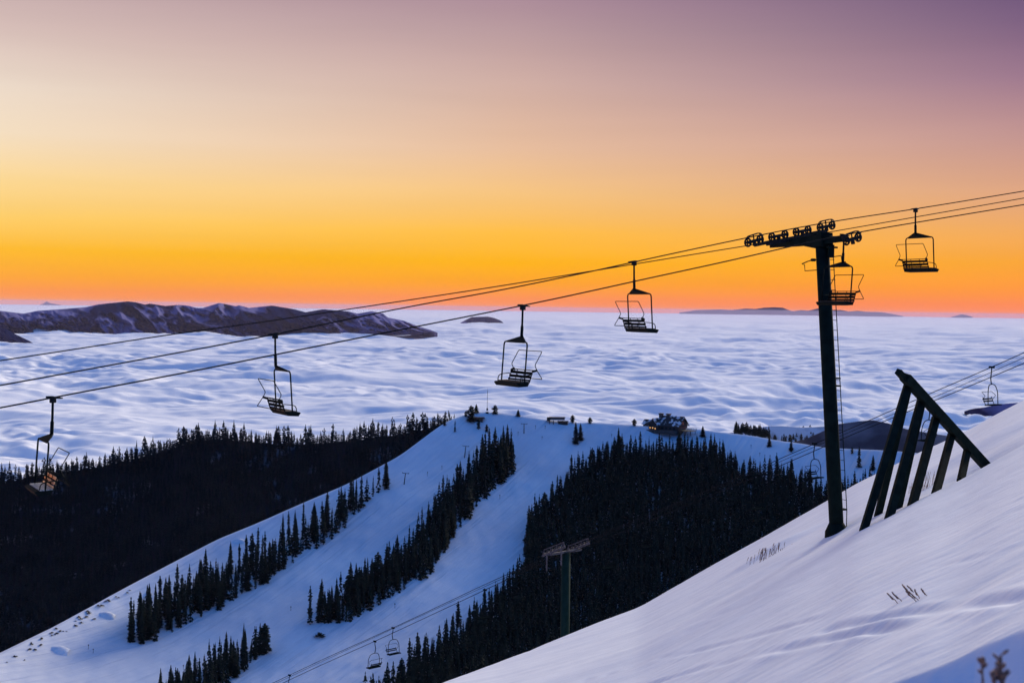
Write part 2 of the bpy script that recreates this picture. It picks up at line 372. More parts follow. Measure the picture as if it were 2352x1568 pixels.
# ------------------------------------------------------------ rolling hills right of the lodge
def hill_obj(name, label, sky, base, rc, rb_, mat, spur=0.0, fr=60.0, seed=0, n=220, nv=60, drop=.5, skew=.5):
    sky = np.array(sky, float); base = np.array(base, float)
    x = np.linspace(sky[0, 0], sky[-1, 0], n); t = np.linspace(0, 1, nv); X, T = np.meshgrid(x, t)
    ys_ = np.interp(X, sky[:, 0], sky[:, 1]); yb_ = np.interp(X, base[:, 0], base[:, 1])
    Y = yb_ + (ys_ - yb_) * (T - .25) / .75 if True else None
    Rr = rb_ + (rc - rb_) * (T - .25) / .75
    if spur:
        s = np.abs(fbm((X + skew*80*T) / fr, T * 1.6 + X/fr*.3, 4, seed)); Rr = Rr - spur * (rc - rb_) * (.5 - s) * np.sin(np.pi * np.clip(T*.9, 0, 1))
    Pq = at_range(X, Y, Rr); tt = Pq[-1]; d = tt[:, :2] / np.linalg.norm(tt[:, :2], axis=1)[:, None]
    L = rc - rb_; ex = []
    for q in (.05, .15, .4, 1.0):
        b = tt.copy(); b[:, :2] += d*q*abs(L); b[:, 2] -= drop*q*abs(L)*(.4+.6*q); ex.append(b)
    o = mesh_obj(name, grid_mesh(name, np.concatenate([Pq, np.array(ex)], 0), mat, flip=True))
    return tag(o, label, 'hill', kind='structure')
scrub_snow = material('scrubby_snow', (.09, .10, .12), .9, c2=(.62, .63, .68), scale=.012, spec=.05, lo=.30, hi=.48, detail=8, stretch=(2.2, 1, .5))
hill_obj('rolling_hill', 'snowy hill with thin scrub behind the lodge ridge', [(1600, 1010), (1650, 998), (1676, 994), (1716, 985), (1767, 978), (1795, 977.5), (1845, 981), (1894, 979), (1960, 985), (2050, 1000), (2150, 1020)],
         [(1600, 1040), (2150, 1060)], 1560, 1500, scrub_snow)
hill_obj('bare_hill', 'bare brown domed hill right of the lift tower', [(1740, 1030), (1800, 1020), (1850, 1008), (1890, 990), (1928, 973), (1973, 967), (2005, 964.5), (2042, 972), (2082, 985), (2110, 990), (2180, 1001), (2260, 1020), (2400, 1060)],
         [(1740, 1060), (2400, 1090)], 1290, 1230, brown_hill)

# ------------------------------------------------------------ sea of clouds
DECK = -390.0
az_c = np.radians(np.concatenate([np.linspace(-50, -22, 90)[:-1], np.linspace(-22, 22, 1000), np.linspace(22, 50, 90)[1:]]))
tt_ = np.concatenate([np.linspace(.16, .05, 560)[:-1], np.linspace(.05, .008, 420), np.geomspace(.0079, .0024, 70)])
rc_ = -DECK / tt_
AC, RC = np.meshgrid(az_c, rc_)
cx = RC * np.sin(AC); cy = RC * np.cos(AC)
def cloud_h(x, y, r):
    wx = x + 320 * perlin(x/1300, y/1300, 51) + 60 * perlin(x/330, y/300, 53); wy = y + 300 * perlin(x/1300, y/1300, 52) + 60 * perlin(x/330, y/300, 54)
    def fade(l): return np.clip(1.6 - r / (l * 55.0), 0, 1)
    def soft(s, sd, k=.75): return 1 - 2.6*np.sqrt(perlin(wx/s, wy/(s*k), sd)**2 + .03)
    m1 = np.clip(.95 + 1.2*perlin(x/3100, y/2300, 71), .5, 1.5); m2 = np.clip(.95 + 1.3*perlin(x/1500, y/1900, 72), .45, 1.5)
    h = 46 * perlin(wx/8000, wy/5200, 60) * np.clip(r/9000, .25, 2.2) + 42 * perlin(wx/3400, wy/1700, 61) * np.clip(r/7000, .4, 3)
    h = h + 44 * perlin(wx/1500, wy/850, 66) * fade(1600) + 44 * perlin(wx/800, wy/430, 68) * fade(900) + 26 * soft(760, 62, .65) * fade(1000) * m1 + 24 * perlin(wx/400, wy/250, 63) * fade(560) * m1
    h = h + 19 * soft(235, 64, .7) * fade(380) * m2 + 13 * perlin(wx/118, wy/86, 65) * fade(250) * m2 + 7 * perlin(wx/54, wy/42, 67) * fade(140) * m2
    return h
hz = DECK + cloud_h(cx, cy, RC) * np.clip(1.15 - RC / 150000, .15, 1)
tag(mesh_obj('sea_of_clouds', grid_mesh('sea_of_clouds', np.stack([cx, cy, hz], -1), cloud_m, flip=True)), 'rolling sea of low clouds filling the valley', 'clouds', kind='structure')

# ------------------------------------------------------------ far mountains rising from the clouds
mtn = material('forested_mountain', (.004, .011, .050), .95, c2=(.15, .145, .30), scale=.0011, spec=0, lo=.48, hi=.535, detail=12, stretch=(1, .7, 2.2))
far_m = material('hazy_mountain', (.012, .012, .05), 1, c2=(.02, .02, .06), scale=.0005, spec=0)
LM = [(-260, 704), (-120, 700), (0, 713.5), (28, 717), (54, 720), (87, 713.5), (145, 709.5), (199, 705), (225, 699), (293, 692), (312, 694), (333, 699.5), (344, 697), (380, 702.5), (410, 700), (433, 702), (452, 707), (466, 707),
      (504, 695.5), (541, 703), (550, 701), (571, 707), (625, 701.6), (676, 710), (702, 717), (742, 710), (799, 715), (822, 720), (854, 714.5), (880, 720), (891, 729), (928, 736.5), (960, 749), (990, 758), (1005, 764)]
LB = [(-260, 768), (0, 768), (37, 766), (176, 773), (288, 774), (351, 768), (551, 766), (690, 762), (794, 760), (842, 764), (891, 760), (1005, 764.5)]
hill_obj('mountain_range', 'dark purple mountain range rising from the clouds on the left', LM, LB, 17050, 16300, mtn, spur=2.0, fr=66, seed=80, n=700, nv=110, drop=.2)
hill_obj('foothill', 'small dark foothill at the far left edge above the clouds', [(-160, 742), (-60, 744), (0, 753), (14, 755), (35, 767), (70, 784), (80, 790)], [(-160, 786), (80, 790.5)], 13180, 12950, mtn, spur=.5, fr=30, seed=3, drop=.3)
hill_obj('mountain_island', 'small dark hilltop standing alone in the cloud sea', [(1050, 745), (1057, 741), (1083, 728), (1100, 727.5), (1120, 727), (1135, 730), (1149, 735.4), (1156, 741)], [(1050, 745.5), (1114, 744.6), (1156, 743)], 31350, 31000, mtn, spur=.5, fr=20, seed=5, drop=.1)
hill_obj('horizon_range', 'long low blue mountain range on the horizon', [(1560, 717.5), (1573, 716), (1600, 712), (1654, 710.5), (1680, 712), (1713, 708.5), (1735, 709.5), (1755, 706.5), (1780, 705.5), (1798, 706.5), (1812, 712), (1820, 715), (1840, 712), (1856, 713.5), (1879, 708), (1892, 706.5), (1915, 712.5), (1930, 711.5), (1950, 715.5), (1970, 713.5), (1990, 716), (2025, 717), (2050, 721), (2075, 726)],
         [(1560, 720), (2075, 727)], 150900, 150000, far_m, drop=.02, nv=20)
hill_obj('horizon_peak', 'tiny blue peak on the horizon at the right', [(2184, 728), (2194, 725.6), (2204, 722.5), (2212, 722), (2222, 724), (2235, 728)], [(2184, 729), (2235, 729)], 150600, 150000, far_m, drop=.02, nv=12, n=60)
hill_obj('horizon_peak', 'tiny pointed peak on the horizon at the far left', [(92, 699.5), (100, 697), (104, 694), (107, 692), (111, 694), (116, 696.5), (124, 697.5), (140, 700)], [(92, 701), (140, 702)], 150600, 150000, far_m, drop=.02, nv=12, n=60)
hill_obj('dark_hilltop', 'dark wooded hilltop poking through clouds behind the snow slope', [(2215, 944), (2228, 940), (2240, 937.5), (2262, 935), (2281, 931), (2300, 927.5), (2338, 924.5), (2380, 922), (2450, 930)], [(2215, 945), (2260, 955), (2300, 970), (2450, 1000)], 5370, 5300, mtn, drop=.3)

# ------------------------------------------------------------ conifers
def conifer_crown(h, w, seed, tiers=15, shape='spire', per=9, base=.06):
    r = random.Random(seed); V = []; Fc = []
    for i in range(tiers):
        t = i / (tiers - 1); z = h * (base + (1 - base) * t**.92)
        if shape == 'spire': rad = w * (1 - t)**.62 * (.75 + .5*r.random())
        elif shape == 'bushy': rad = w * math.sqrt(max(0.02, 1 - (1.35*t - .42)**2)) * (.65 + .6*r.random()) if t < .97 else w*.2
        elif shape == 'thin': rad = w * (.45 + .55*(1 - t)) * (.5 + .8*r.random()) * (1 if t < .93 else .4)
        rad = max(rad, w * .06)
        n = max(4, int(per * (.6 + .4*(1-t)) + r.random()*2))
        a0 = r.random() * 6.28
        for k in range(n):
            if r.random() < .10: continue
            a = a0 + 6.283*k/n + r.uniform(-.25, .25); L = rad * r.uniform(.65, 1.2); wd = L * r.uniform(.28, .5) + .12
            dr = h/tiers * r.uniform(.4, 1.3); z0 = z + h/tiers*.35
            ca, sa = math.cos(a), math.sin(a)
            b = len(V)
            V += [(0, 0, z0), (ca*L*.55 - sa*wd, sa*L*.55 + ca*wd, z - dr*.25), (ca*L, sa*L, z - dr*.7), (ca*L*.55 + sa*wd, sa*L*.55 - ca*wd, z - dr*.25), (ca*L*.5, sa*L*.5, z - dr*1.1)]
            Fc += [(b, b+1, b+2), (b, b+2, b+3), (b+1, b+4, b+2), (b+2, b+4, b+3)]
    b = len(V); V += [(-.06, 0, h*.9), (.06, .03, h*.9), (0, 0, h*1.04), (0, -.07, h*.9)]; Fc += [(b, b+1, b+2), (b+1, b+3, b+2), (b+3, b, b+2)]
    return np.array(V), np.array(Fc)
KINDS = []
for i in range(4): KINDS.append(('spire', 15.0, 0, conifer_crown(15.0, 2.2 + .2*i, 10+i, 24, 'spire', 12)))
for i in range(3): KINDS.append(('thin', 15.0, 0, conifer_crown(15.0, 1.7 + .2*i, 20+i, 22, 'thin', 10, .12)))
for i in range(3): KINDS.append(('bushy', 11.0, 2.7 + .3*i, conifer_crown(11.0, 2.7 + .3*i, 30+i, 14, 'bushy', 12, .08)))
crown_me = [np_mesh('crown', V, Fc, foliage, smooth=False) for _, _, _, (V, Fc) in KINDS]
trunk_me = []
for sh, h, w_, _ in KINDS:
    t = MB(); t.tube([(0, 0, -1.5), (0, 0, h*.3), (.03, 0, h*.7), (0, 0, h*.97)], [h*.016, h*.013, h*.007, .02], 6); trunk_me.append(t.mesh('trunk', bark))
def tree(pt, h, label, group=None, kind=None, wide=1.0, name='conifer_tree', lean=0.0):
    if kind is None: kind = random.choice([0, 1, 2, 3, 0, 1, 2, 3, 4, 5, 6, 7, 5])
    o = empty(name, pt, label, 'tree', group, random.uniform(0, 6.28)); s = h / KINDS[kind][1]
    o.scale = (s*wide, s*wide, s); o.rotation_euler[0] = lean
    mesh_obj('trunk', trunk_me[kind], o); mesh_obj('crown', crown_me[kind], o)
    return o
def forest_mesh(name, pts, hs, mat, label, kinds, cat='forest', ratio=1.0):
    Vs = []; Fs = []; b = 0
    lo = [conifer_crown(15.0, ww, 50+i, 10, sh, 6, .05) for i, (sh, ww) in enumerate(kinds)]
    ks = rng.integers(0, len(lo), len(pts)); an = rng.uniform(0, 6.28, len(pts)); sw = rng.uniform(.8, 1.35, len(pts)) * ratio
    for k in range(len(lo)):
        V, Fc = lo[k]; sel = np.where(ks == k)[0]
        c, s_ = np.cos(an[sel]), np.sin(an[sel]); sc = hs[sel] / 15.0
        swk = sw[sel]
        x = (V[None, :, 0]*c[:, None] - V[None, :, 1]*s_[:, None]) * (sc*sw[sel])[:, None]; y = (V[None, :, 0]*s_[:, None] + V[None, :, 1]*c[:, None]) * (sc*sw[sel])[:, None]
        z = V[None, :, 2] * sc[:, None]
        A = np.stack([x, y, z], -1) + pts[sel][:, None, :]
        Vs.append(A.reshape(-1, 3)); Fs.append((Fc[None] + (np.arange(len(sel)) * len(V))[:, None, None]).reshape(-1, 3) + b); b += A.shape[0]*A.shape[1]
    me = np_mesh(name, np.concatenate(Vs), np.concatenate(Fs), mat, smooth=False)
    return tag(mesh_obj(name, me), label, cat, kind='stuff')
def inside(poly, x, y):
    poly = np.array(poly, float); c = np.zeros(np.shape(x), bool); j = len(poly) - 1
    for i in range(len(poly)):
        xi, yi = poly[i]; xj, yj = poly[j]
        c ^= ((yi > y) != (yj > y)) & (x < (xj - xi) * (y - yi) / (yj - yi + 1e-9) + xi); j = i
    return c
def scatter(poly, n, fx, dens=None, mind=2.5):
    """n ground points with even spacing on the hill surface inside a region"""
    poly = np.array(poly, float); lo = poly.min(0); hi = poly.max(0); got = []; cells = {}
    m = n * 14; x = rng.uniform(lo[0], hi[0], m); y = rng.uniform(lo[1], hi[1], m); k = inside(poly, x, y)
    if dens is not None: k &= rng.random(m) < dens(x, y)
    x = x[k]; y = y[k]; P_ = fx(x, y); ij = np.floor(P_[:, :2] / mind).astype(int).tolist(); Pl = P_[:, :2].tolist(); m2 = mind*mind
    for i in range(len(x)):
        a_, b_ = ij[i]; px_, py_ = Pl[i]; ok = True
        for a in (a_-1, a_, a_+1):
            for b in (b_-1, b_, b_+1):
                for q in cells.get((a, b), ()):
                    if (px_-q[0])**2 + (py_-q[1])**2 < m2: ok = False; break
        if not ok: continue
        cells.setdefault((a_, b_), []).append((px_, py_)); got.append((x[i], y[i], P_[i]))
        if len(got) >= n: break
    return got
hp = lambda x, y: hill_pt(x, y, .6)
def mpp(x, y): return hill_r(x, y) / F      # metres per reference pixel

SA = [(300, 1455), (345, 1405), (430, 1360), (520, 1320), (620, 1270), (690, 1228), (760, 1188), (800, 1162), (850, 1135), (885, 1112), (893, 1118), (850, 1150), (800, 1200), (760, 1240), (700, 1278), (640, 1318), (560, 1368), (500, 1402), (420, 1438), (340, 1476), (298, 1480)]
SB = [(732, 1400), (800, 1368), (870, 1325), (930, 1280), (965, 1235), (1010, 1165), (1045, 1135), (1080, 1095), (1110, 1058), (1140, 1050), (1183, 1052), (1188, 1065), (1175, 1095), (1140, 1115), (1105, 1150), (1060, 1205), (1035, 1245), (1010, 1285), (990, 1318), (930, 1352), (850, 1398), (790, 1432), (733, 1428)]
SC = [(330, 1625), (430, 1568), (480, 1530), (530, 1507), (590, 1490), (602, 1498), (575, 1530), (520, 1572), (480, 1625)]
SD = [(800, 1650), (880, 1600), (950, 1545), (1010, 1505), (1060, 1470), (1110, 1430), (1155, 1382), (1190, 1345), (1212, 1300), (1210, 1240), (1225, 1200), (1245, 1185), (1290, 1150), (1305, 1110), (1340, 1095), (1380, 1070), (1430, 1052), (1500, 1050), (1560, 1050),
      (1640, 1055), (1690, 1090), (1740, 1110), (1800, 1102), (1840, 1120), (1900, 1148), (1960, 1142), (1990, 1135), (2060, 1150), (2200, 1300), (1700, 1700), (800, 1700)]
rest_p = []; rest_h = []
def strip(poly, n, single, label, group, hh, mind):
    g = [(x, y, p, float(hh(x, y)) * rng.uniform(.45, 1.25)) for x, y, p in scatter(poly, n, hp, None, mind)]
    g.sort(key=lambda q: -q[3] / mpp(q[0], q[1]))
    print(group, len(g))
    for x, y, p, h in g[:single]: tree(p, h, label, group, wide=random.uniform(.5, .95), lean=random.uniform(-.03, .03))
    for x, y, p, h in g[single:]: rest_p.append(p); rest_h.append(h)
strip(SA, 210, 72, 'dark conifer in the uppermost tree strip between the ski runs', 'conifers of the upper strip', lambda x, y: 18.5, 2.6)
strip(SB, 480, 84, 'dark conifer in the middle tree strip between the ski runs', 'conifers of the middle strip', lambda x, y: 16.5 + 4*np.clip((x-1060)/80, 0, 1), 2.2)
strip(SC, 150, 32, 'dark conifer in the tree strip at the bottom of the photo', 'conifers of the bottom strip', lambda x, y: 14.0, 2.3)
# the big dark wood: its edge trees one by one, the mass behind as one object
edge_tops = [(1214, 1235), (1232, 1195), (1250, 1185), (1268, 1165), (1285, 1150), (1300, 1125), (1312, 1108), (1330, 1098), (1345, 1092), (1360, 1082), (1376, 1072), (1392, 1064), (1410, 1060), (1424, 1052), (1440, 1054), (1455, 1056), (1470, 1052), (1485, 1053), (1500, 1055), (1515, 1054), (1530, 1056),
             (1545, 1053), (1558, 1050), (1572, 1052), (1586, 1056), (1602, 1056), (1618, 1058), (1632, 1056), (1645, 1062), (1660, 1075), (1675, 1085), (1690, 1095), (1705, 1100), (1722, 1108), (1745, 1112), (1765, 1108), (1785, 1104), (1800, 1106), (1818, 1112), (1838, 1122), (1858, 1134), (1962, 1144), (1975, 1142),
             (1205, 1275), (1212, 1305), (1198, 1335), (1184, 1348), (1170, 1362), (1156, 1382), (1142, 1398), (1128, 1412), (1112, 1430), (1095, 1442), (1078, 1455), (1040, 1482), (1025, 1494), (1008, 1505), (992, 1515), (975, 1528), (958, 1540), (940, 1550), (922, 1565)]
for x, y in edge_tops:
    h = random.uniform(11, 19) if y < 1200 else random.uniform(11, 21)
    tree(hp(x, y), h, 'dark conifer standing on the edge of the large dark wood', 'conifers along the edge of the large wood', wide=random.uniform(.7, 1.05))
def dd(x, y): return .4 + .6 * (perlin(x/26, y/40, 77) > -.20)
wood = scatter(SD, 7500, hp, dd, 2.3)
print('wood', len(wood))
def vis(x, y, h): return y - h / mpp(x, y) < np.interp(x, SIL[:, 0], SIL[:, 1]) + 8
wp = rest_p; wh = rest_h
for x, y, p in wood:
    h = rng.uniform(9, 19.5)
    if vis(x, y, h): wp.append(p); wh.append(h)
forest_mesh('conifer_wood', np.array(wp), np.array(wh), foliage, 'large dark conifer wood in the middle of the ski hill', [('spire', 2.3), ('spire', 2.6), ('thin', 2.0), ('spire', 1.9)], ratio=.82)
# ridge forest
def rp(x, y):
    ycx = np.interp(x, CR[:, 0], CR[:, 1]); p = at_range(x, y, np.asarray(ridge_r(y, ycx))); p = np.array(p); p[..., 2] -= .8; return p
poly = [(x, float(np.interp(x, CR[:, 0], CR[:, 1])) + 1) for x in range(-150, 1055, 15)] + [(x, float(sky_y(x)) + 45) for x in range(1050, -151, -15)]
rf = scatter(poly, 5200, rp, None, 4.0)
crest = []
for x in np.arange(-150, 1040, 5.0):
    xx = x + rng.uniform(-2, 2); crest.append((xx, 0, rp(xx, float(np.interp(xx, CR[:, 0], CR[:, 1])) + rng.uniform(0, 2))))
pts = np.array([p for _, _, p in rf] + [p for _, _, p in crest]); hs = np.concatenate([rng.uniform(9, 15, len(rf)), rng.uniform(6, 16, len(crest)) * (.75 + .5*(perlin(np.array([c[0] for c in crest])/35, np.zeros(len(crest)), 5) > -.05))])
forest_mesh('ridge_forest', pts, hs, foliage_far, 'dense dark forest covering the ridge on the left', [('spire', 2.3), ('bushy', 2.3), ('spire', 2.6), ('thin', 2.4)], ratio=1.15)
# trees on the far hill beside the lodge ridge
fp = []; fh = []
for i in range(60):
    x = rng.uniform(1688, 1768); y = np.interp(x, [1688, 1768], [990, 1002]) + rng.uniform(-2, 5); fp.append(np.array(at_range(x, y, np.float64(1080.)))); fh.append(rng.uniform(4, 8))
for i in range(110):
    x = rng.uniform(1765, 1880); y = rng.uniform(990, 1016); fp.append(np.array(at_range(x, y, np.float64(1500. + (1016-y)*6)))); fh.append(rng.uniform(4, 8))
forest_mesh('distant_wood', np.array(fp), np.array(fh), foliage_far, 'small far wood on the hill between lodge and lift tower', [('spire', 2.6), ('bushy', 3.0)], ratio=1.3)

LONE = [  # x, base y, height px, kind, wide, label
 (1030.5, 955, 14, 0, 1.0, 'small tree alone on the skyline left of the summit trees'), (1021, 976, 17, 1, 1.5, 'squat dark tree on snow below the left skyline of the summit'),
 (1045, 991, 26, 4, .9, 'slim tree leaning beside the small lift line under the summit'), (1070, 955, 12, 7, 1.35, 'small round tree left of the tall summit tree'),
 (1082, 967, 36, 7, 1.42, 'tall bushy tree left of the brown summit hut'), (1094, 946, 18, 2, 2.25, 'pointed tree on the skyline just left of the antenna mast'),
 (1137, 949, 19, 7, 1.65, 'bushy tree on the skyline just right of the antenna mast'), (1190, 955, 15, 1, 2.4, 'single pointed tree on the skyline between mast and lift terminal'),
 (1099, 984, 24, 8, .7, 'dark tree standing below the brown summit hut'), (1118, 990, 16, 7, 1.1, 'low bushy tree right below the summit hut'),
 (1315, 969, 16, 8, 1.35, 'bushy tree right of the lift terminal roof'), (1322, 1018, 50, 0, 1.2, 'taller tree of the pair between the lift terminal and the lodge'),
 (1333, 1010, 38, 2, 1.35, 'shorter tree of the pair between the lift terminal and the lodge'), (1355, 971, 13, 9, 1.5, 'small round tree on the skyline between terminal and lodge'),
 (1457, 976, 14, 9, 1.5, 'round dark tree just left of the lodge'), (1614, 1002, 24, 1, 1.95, 'lone dark tree on snow right of the lodge'),
 (1767, 1025, 24, 2, 1.5, 'dark tree on snow below the far small wood'), (1817, 1036, 24, 3, 1.4, 'dark tree on snow left of the tall lift tower'),
 (1957, 1041, 15, 8, .8, 'small round tree right behind the lift tower ladder'), (1973, 1073, 46, 4, 1.2, 'tall shaggy tree right of the lift tower ladder'),
 (2005, 1079, 34, 1, 1.2, 'pointed tree between the ladder and the sloping frame'),
 (712, 1433, 88, 4, .75, 'lone slim tree with bare lower trunk left of the middle tree strip'), (608, 1499, 68, 8, .85, 'tall rounded tree at the right end of the bottom strip'),
 (1052, 1440, 60, 5, 1.2, 'tall shaggy tree sticking up on the lower edge of the large wood'), (886, 1118, 60, 4, 1.2, 'tall slim tree ending the uppermost tree strip at the right'),
 (1420, 1048, 66, 0, .85, 'tallest spire on the top edge of the large wood'), (1560, 1052, 60, 3, 1.3, 'broad tall tree below the lodge on the top edge of the wood'),
 (1280, 1130, 40, 4, .8, 'thin tree on the left shoulder of the large wood'),
]
for x, y, hpix, k, wd, lab in LONE:
    p = hp(x, y); tree(p, hpix * mpp(x, y) + .6, lab, None, k, wd)
# low scrub along the left snow edge
def bush_mesh(seed, mat, n=60, sp=1.0, name='shrub'):
    r = random.Random(seed); V = []; Fc = []
    for i in range(n):
        a = r.uniform(0, 6.28); e = r.uniform(.1, 1.5); L = r.uniform(.5, 1) * sp; t = r.uniform(.03, .09)*3
        d = np.array([math.cos(a)*math.cos(e), math.sin(a)*math.cos(e), math.sin(e)*.8])*L; s = np.array([-math.sin(a), math.cos(a), .3])*t
        b = len(V); V += [d*.15, d*.6 + s, d, d*.6 - s]; Fc += [(b, b+1, b+2), (b, b+2, b+3)]
    return np_mesh(name, np.array(V), np.array(Fc), mat, smooth=False)
bm_ = [bush_mesh(i, scrub_m, 70, 1.5) for i in range(3)]
for i in range(36):
    x = rng.uniform(5, 330); y = float(sky_y(x)) + 4 + abs(rng.normal(0, 1)) * (16 if x < 230 else 7)
    o = mesh_obj('shrub', bm_[i % 3], None, hill_pt(x, y)); s = rng.uniform(.45, 1.0); o.scale = (s*1.6, s, s*.8); o.rotation_euler = (0, 0, rng.uniform(0, 6))
    tag(o, 'low dark shrub on the lower left snow edge', 'shrub', 'shrubs along the lower left snow edge')
o = mesh_obj('shrub', bush_mesh(9, foliage, 160, 4.5), None, hill_pt(733, 1462)); o.scale = (1.2, 1, .8); tag(o, 'large dark bush below the lone slim tree', 'shrub')

# ------------------------------------------------------------ buildings on the far ridge
roof_m = material('patchy_snow_roof', (.05, .045, .045), .8, c2=(.62, .63, .66), scale=.35, spec=.1, lo=.49, hi=.56, detail=3)
def house(root, x0, x1, y0, y1, h, rise, mat, axis='x', over=.8, th=.35, snow=True, wname='wall', rname='roof'):
    b = MB(); b.box(((x0+x1)/2, (y0+y1)/2, h/2 - 1), (x1-x0, y1-y0, h+2))
    if axis == 'x': b.prism([(x0, y0, h), (x0, y1, h), (x0, (y0+y1)/2, h+rise)], (x1-x0, 0, 0))
    else: b.prism([(x0, y0, h), (x1, y0, h), ((x0+x1)/2, y0, h+rise)], (0, y1-y0, 0))
    b.build(wname, mat, root)
    r = MB()
    if axis == 'x':
        ym = (y0+y1)/2; s = rise/((y1-y0)/2)
        for sg, ye in ((-1, y0-over), (1, y1+over)):
            ze = h - over*s; r.prism([(x0-over, ye, ze+.02), (x0-over, ym, h+rise+.02), (x0-over, ym, h+rise+th), (x0-over, ye, ze+th)], (x1-x0+2*over, 0, 0))
    else:
        xm = (x0+x1)/2; s = rise/((x1-x0)/2)
        for xe in (x0-over, x1+over):
            ze = h - over*s; r.prism([(xe, y0-over, ze+.02), (xm, y0-over, h+rise+.02), (xm, y0-over, h+rise+th), (xe, y0-over, ze+th)], (0, y1-y0+2*over, 0))
    return r.build(rname, roof_m if snow else timber, root)
def facing(p): return math.atan2(-p[0], p[1])
p = hill_pt(1520, 990); lodge = empty('ski_lodge', p, 'timber ski lodge with snowy roofs and two lit windows on the ridge', 'building', None, facing(p) - .5)
house(lodge, -3, 13, 0, 13, 4.6, 5.6, timber, 'x', 1.2)
rf_ = house(lodge, -8.5, -1.5, -3.5, 8, 4.2, 4.4, timber, 'y', .9)
house(lodge, -15.5, -8.6, 1, 8, 4.4, 2.6, timber, 'x', .8)
b = MB(); b.box((-1.5, -2.5, -.2), (27, 6, 2.2)); b.build('terrace', stone, lodge)
for x_ in (-4.2, 1.6):
    b = MB(); b.box((x_, 6.5, 9.6), (2.3, 2.3, 3.6)); b.box((x_, 6.5, 11.7), (3.0, 3.0, .6)); b.build('chimney', stone, lodge)
for x_, z_ in ((-7.4, 2.3), (-5.3, 2.3), (-3.3, 1.9)):
    b = MB(); b.box((x_, -3.56, z_), (.8, .08, .9)); b.build('window', lit_m, lodge)
for x_ in (0.5, 3.5, 6.5, 9.5):
    b = MB(); b.box((x_, -.06, 2.3), (1.8, .1, 1.6)); b.build('window', glass_m, lodge)
for y_, z_ in ((3.5, 2.3), (6.5, 2.3), (9.5, 2.3), (6.5, 5.8)):
    b = MB(); b.box((13.06, y_, z_), (.1, 1.8, 1.8)); b.build('window', glass_m, lodge)
b = MB(); b.box((18, 5, 1.2), (9, 8, .3))
for i in range(8): b.box((13.9 + i*1.2, 1.0, 2.0), (.12, .12, 1.5)); b.box((13.9 + i*1.2, 9.0, 2.0), (.12, .12, 1.5))
b.box((18.1, 1, 2.8), (9, .12, .12)); b.box((18.1, 9, 2.8), (9, .12, .12))
for x_ in (14.5, 18, 21.5): b.box((x_, 1.4, -.4), (.3, .3, 3)); b.box((x_, 8.6, -.4), (.3, .3, 3))
b.build('deck', timber, lodge)

p = hill_pt(1100, 969); hut = empty('summit_hut', p, 'small brown hut overhanging the snow below the antenna mast', 'hut', None, facing(p))
b = MB(); b.box((0, 2, 1.2), (5.2, 4, 3.0)); b.build('wall', hutm, hut)
b = MB(); b.box((.2, 2, 2.9), (7.6, 5.4, .35)); b.box((.2, 2, 3.15), (7.0, 5.0, .2)); b.build('roof', hutm, hut)
b = MB(); b.box((0, -.05, 1.4), (2.6, .12, 1.0)); b.build('window', glass_m, hut)

p = hill_pt(1277, 977); term = empty('lift_terminal', p, 'grey chairlift top terminal on posts with a long low roof', 'lift station', None, facing(p))
b = MB()
for x_, y_ in ((-4.5, 1), (-1.8, 1), (-4.5, 3), (-1.8, 3), (4.5, 2)): b.box((x_, y_, 1.2), (.45, .45, 4.4))
b.build('post', steel, term)
b = MB(); b.box((0.8, 2, 4.6), (10.4, 3.6, 1.6)); b.build('housing', galv, term)
b = MB(); b.box((.8, 2, 5.6), (11.4, 4.6, .35)); b.build('roof', hutm, term)
b = MB(); b.box((-5.2, 2, 4.4), (2.4, 3.8, 2.2)); b.build('drive_housing', timber, term)
p = hill_pt(1293, 975); sh = empty('operator_shed', p, 'low dark shed beside the lift terminal', 'shed', None, facing(p))
b = MB(); b.box((0, 1.5, .8), (6.5, 3, 2)); b.build('wall', timber, sh)
b = MB(); b.prism([(-3.8, -.4, 1.82), (-3.8, 1.5, 2.6), (-3.8, 3.4, 1.82)], (7.6, 0, 0)); b.build('roof', hutm, sh)

p = hill_pt(1119, 948); mast = empty('antenna_mast', p, 'thin guyed antenna mast on the summit', 'antenna', None)
b = MB(); H = 53*mpp(1119, 948)
for k in range(3):
    a = 2.09*k; b.tube([(math.cos(a)*.28, math.sin(a)*.28, -1), (math.cos(a)*.14, math.sin(a)*.14, H*.97)], .06, 5)
for i in range(22):
    z0 = i*H/23; b.tube([(.26*math.cos(2.09*i), .26*math.sin(2.09*i), z0), (.26*math.cos(2.09*(i+1)), .26*math.sin(2.09*(i+1)), z0+H/23)], .04, 4)
b.build('lattice', steel, mast)
b = MB(); b.tube([(0, 0, H*.9), (0, 0, H*1.06)], .05, 5); b.build('aerial', steel, mast)
b = MB(); b.box((0, 0, 2.5), (1.2, .6, 1.6)); b.box((0, 0, 0), (2.0, 1.6, 1.4)); b.build('equipment_box', steel, mast)

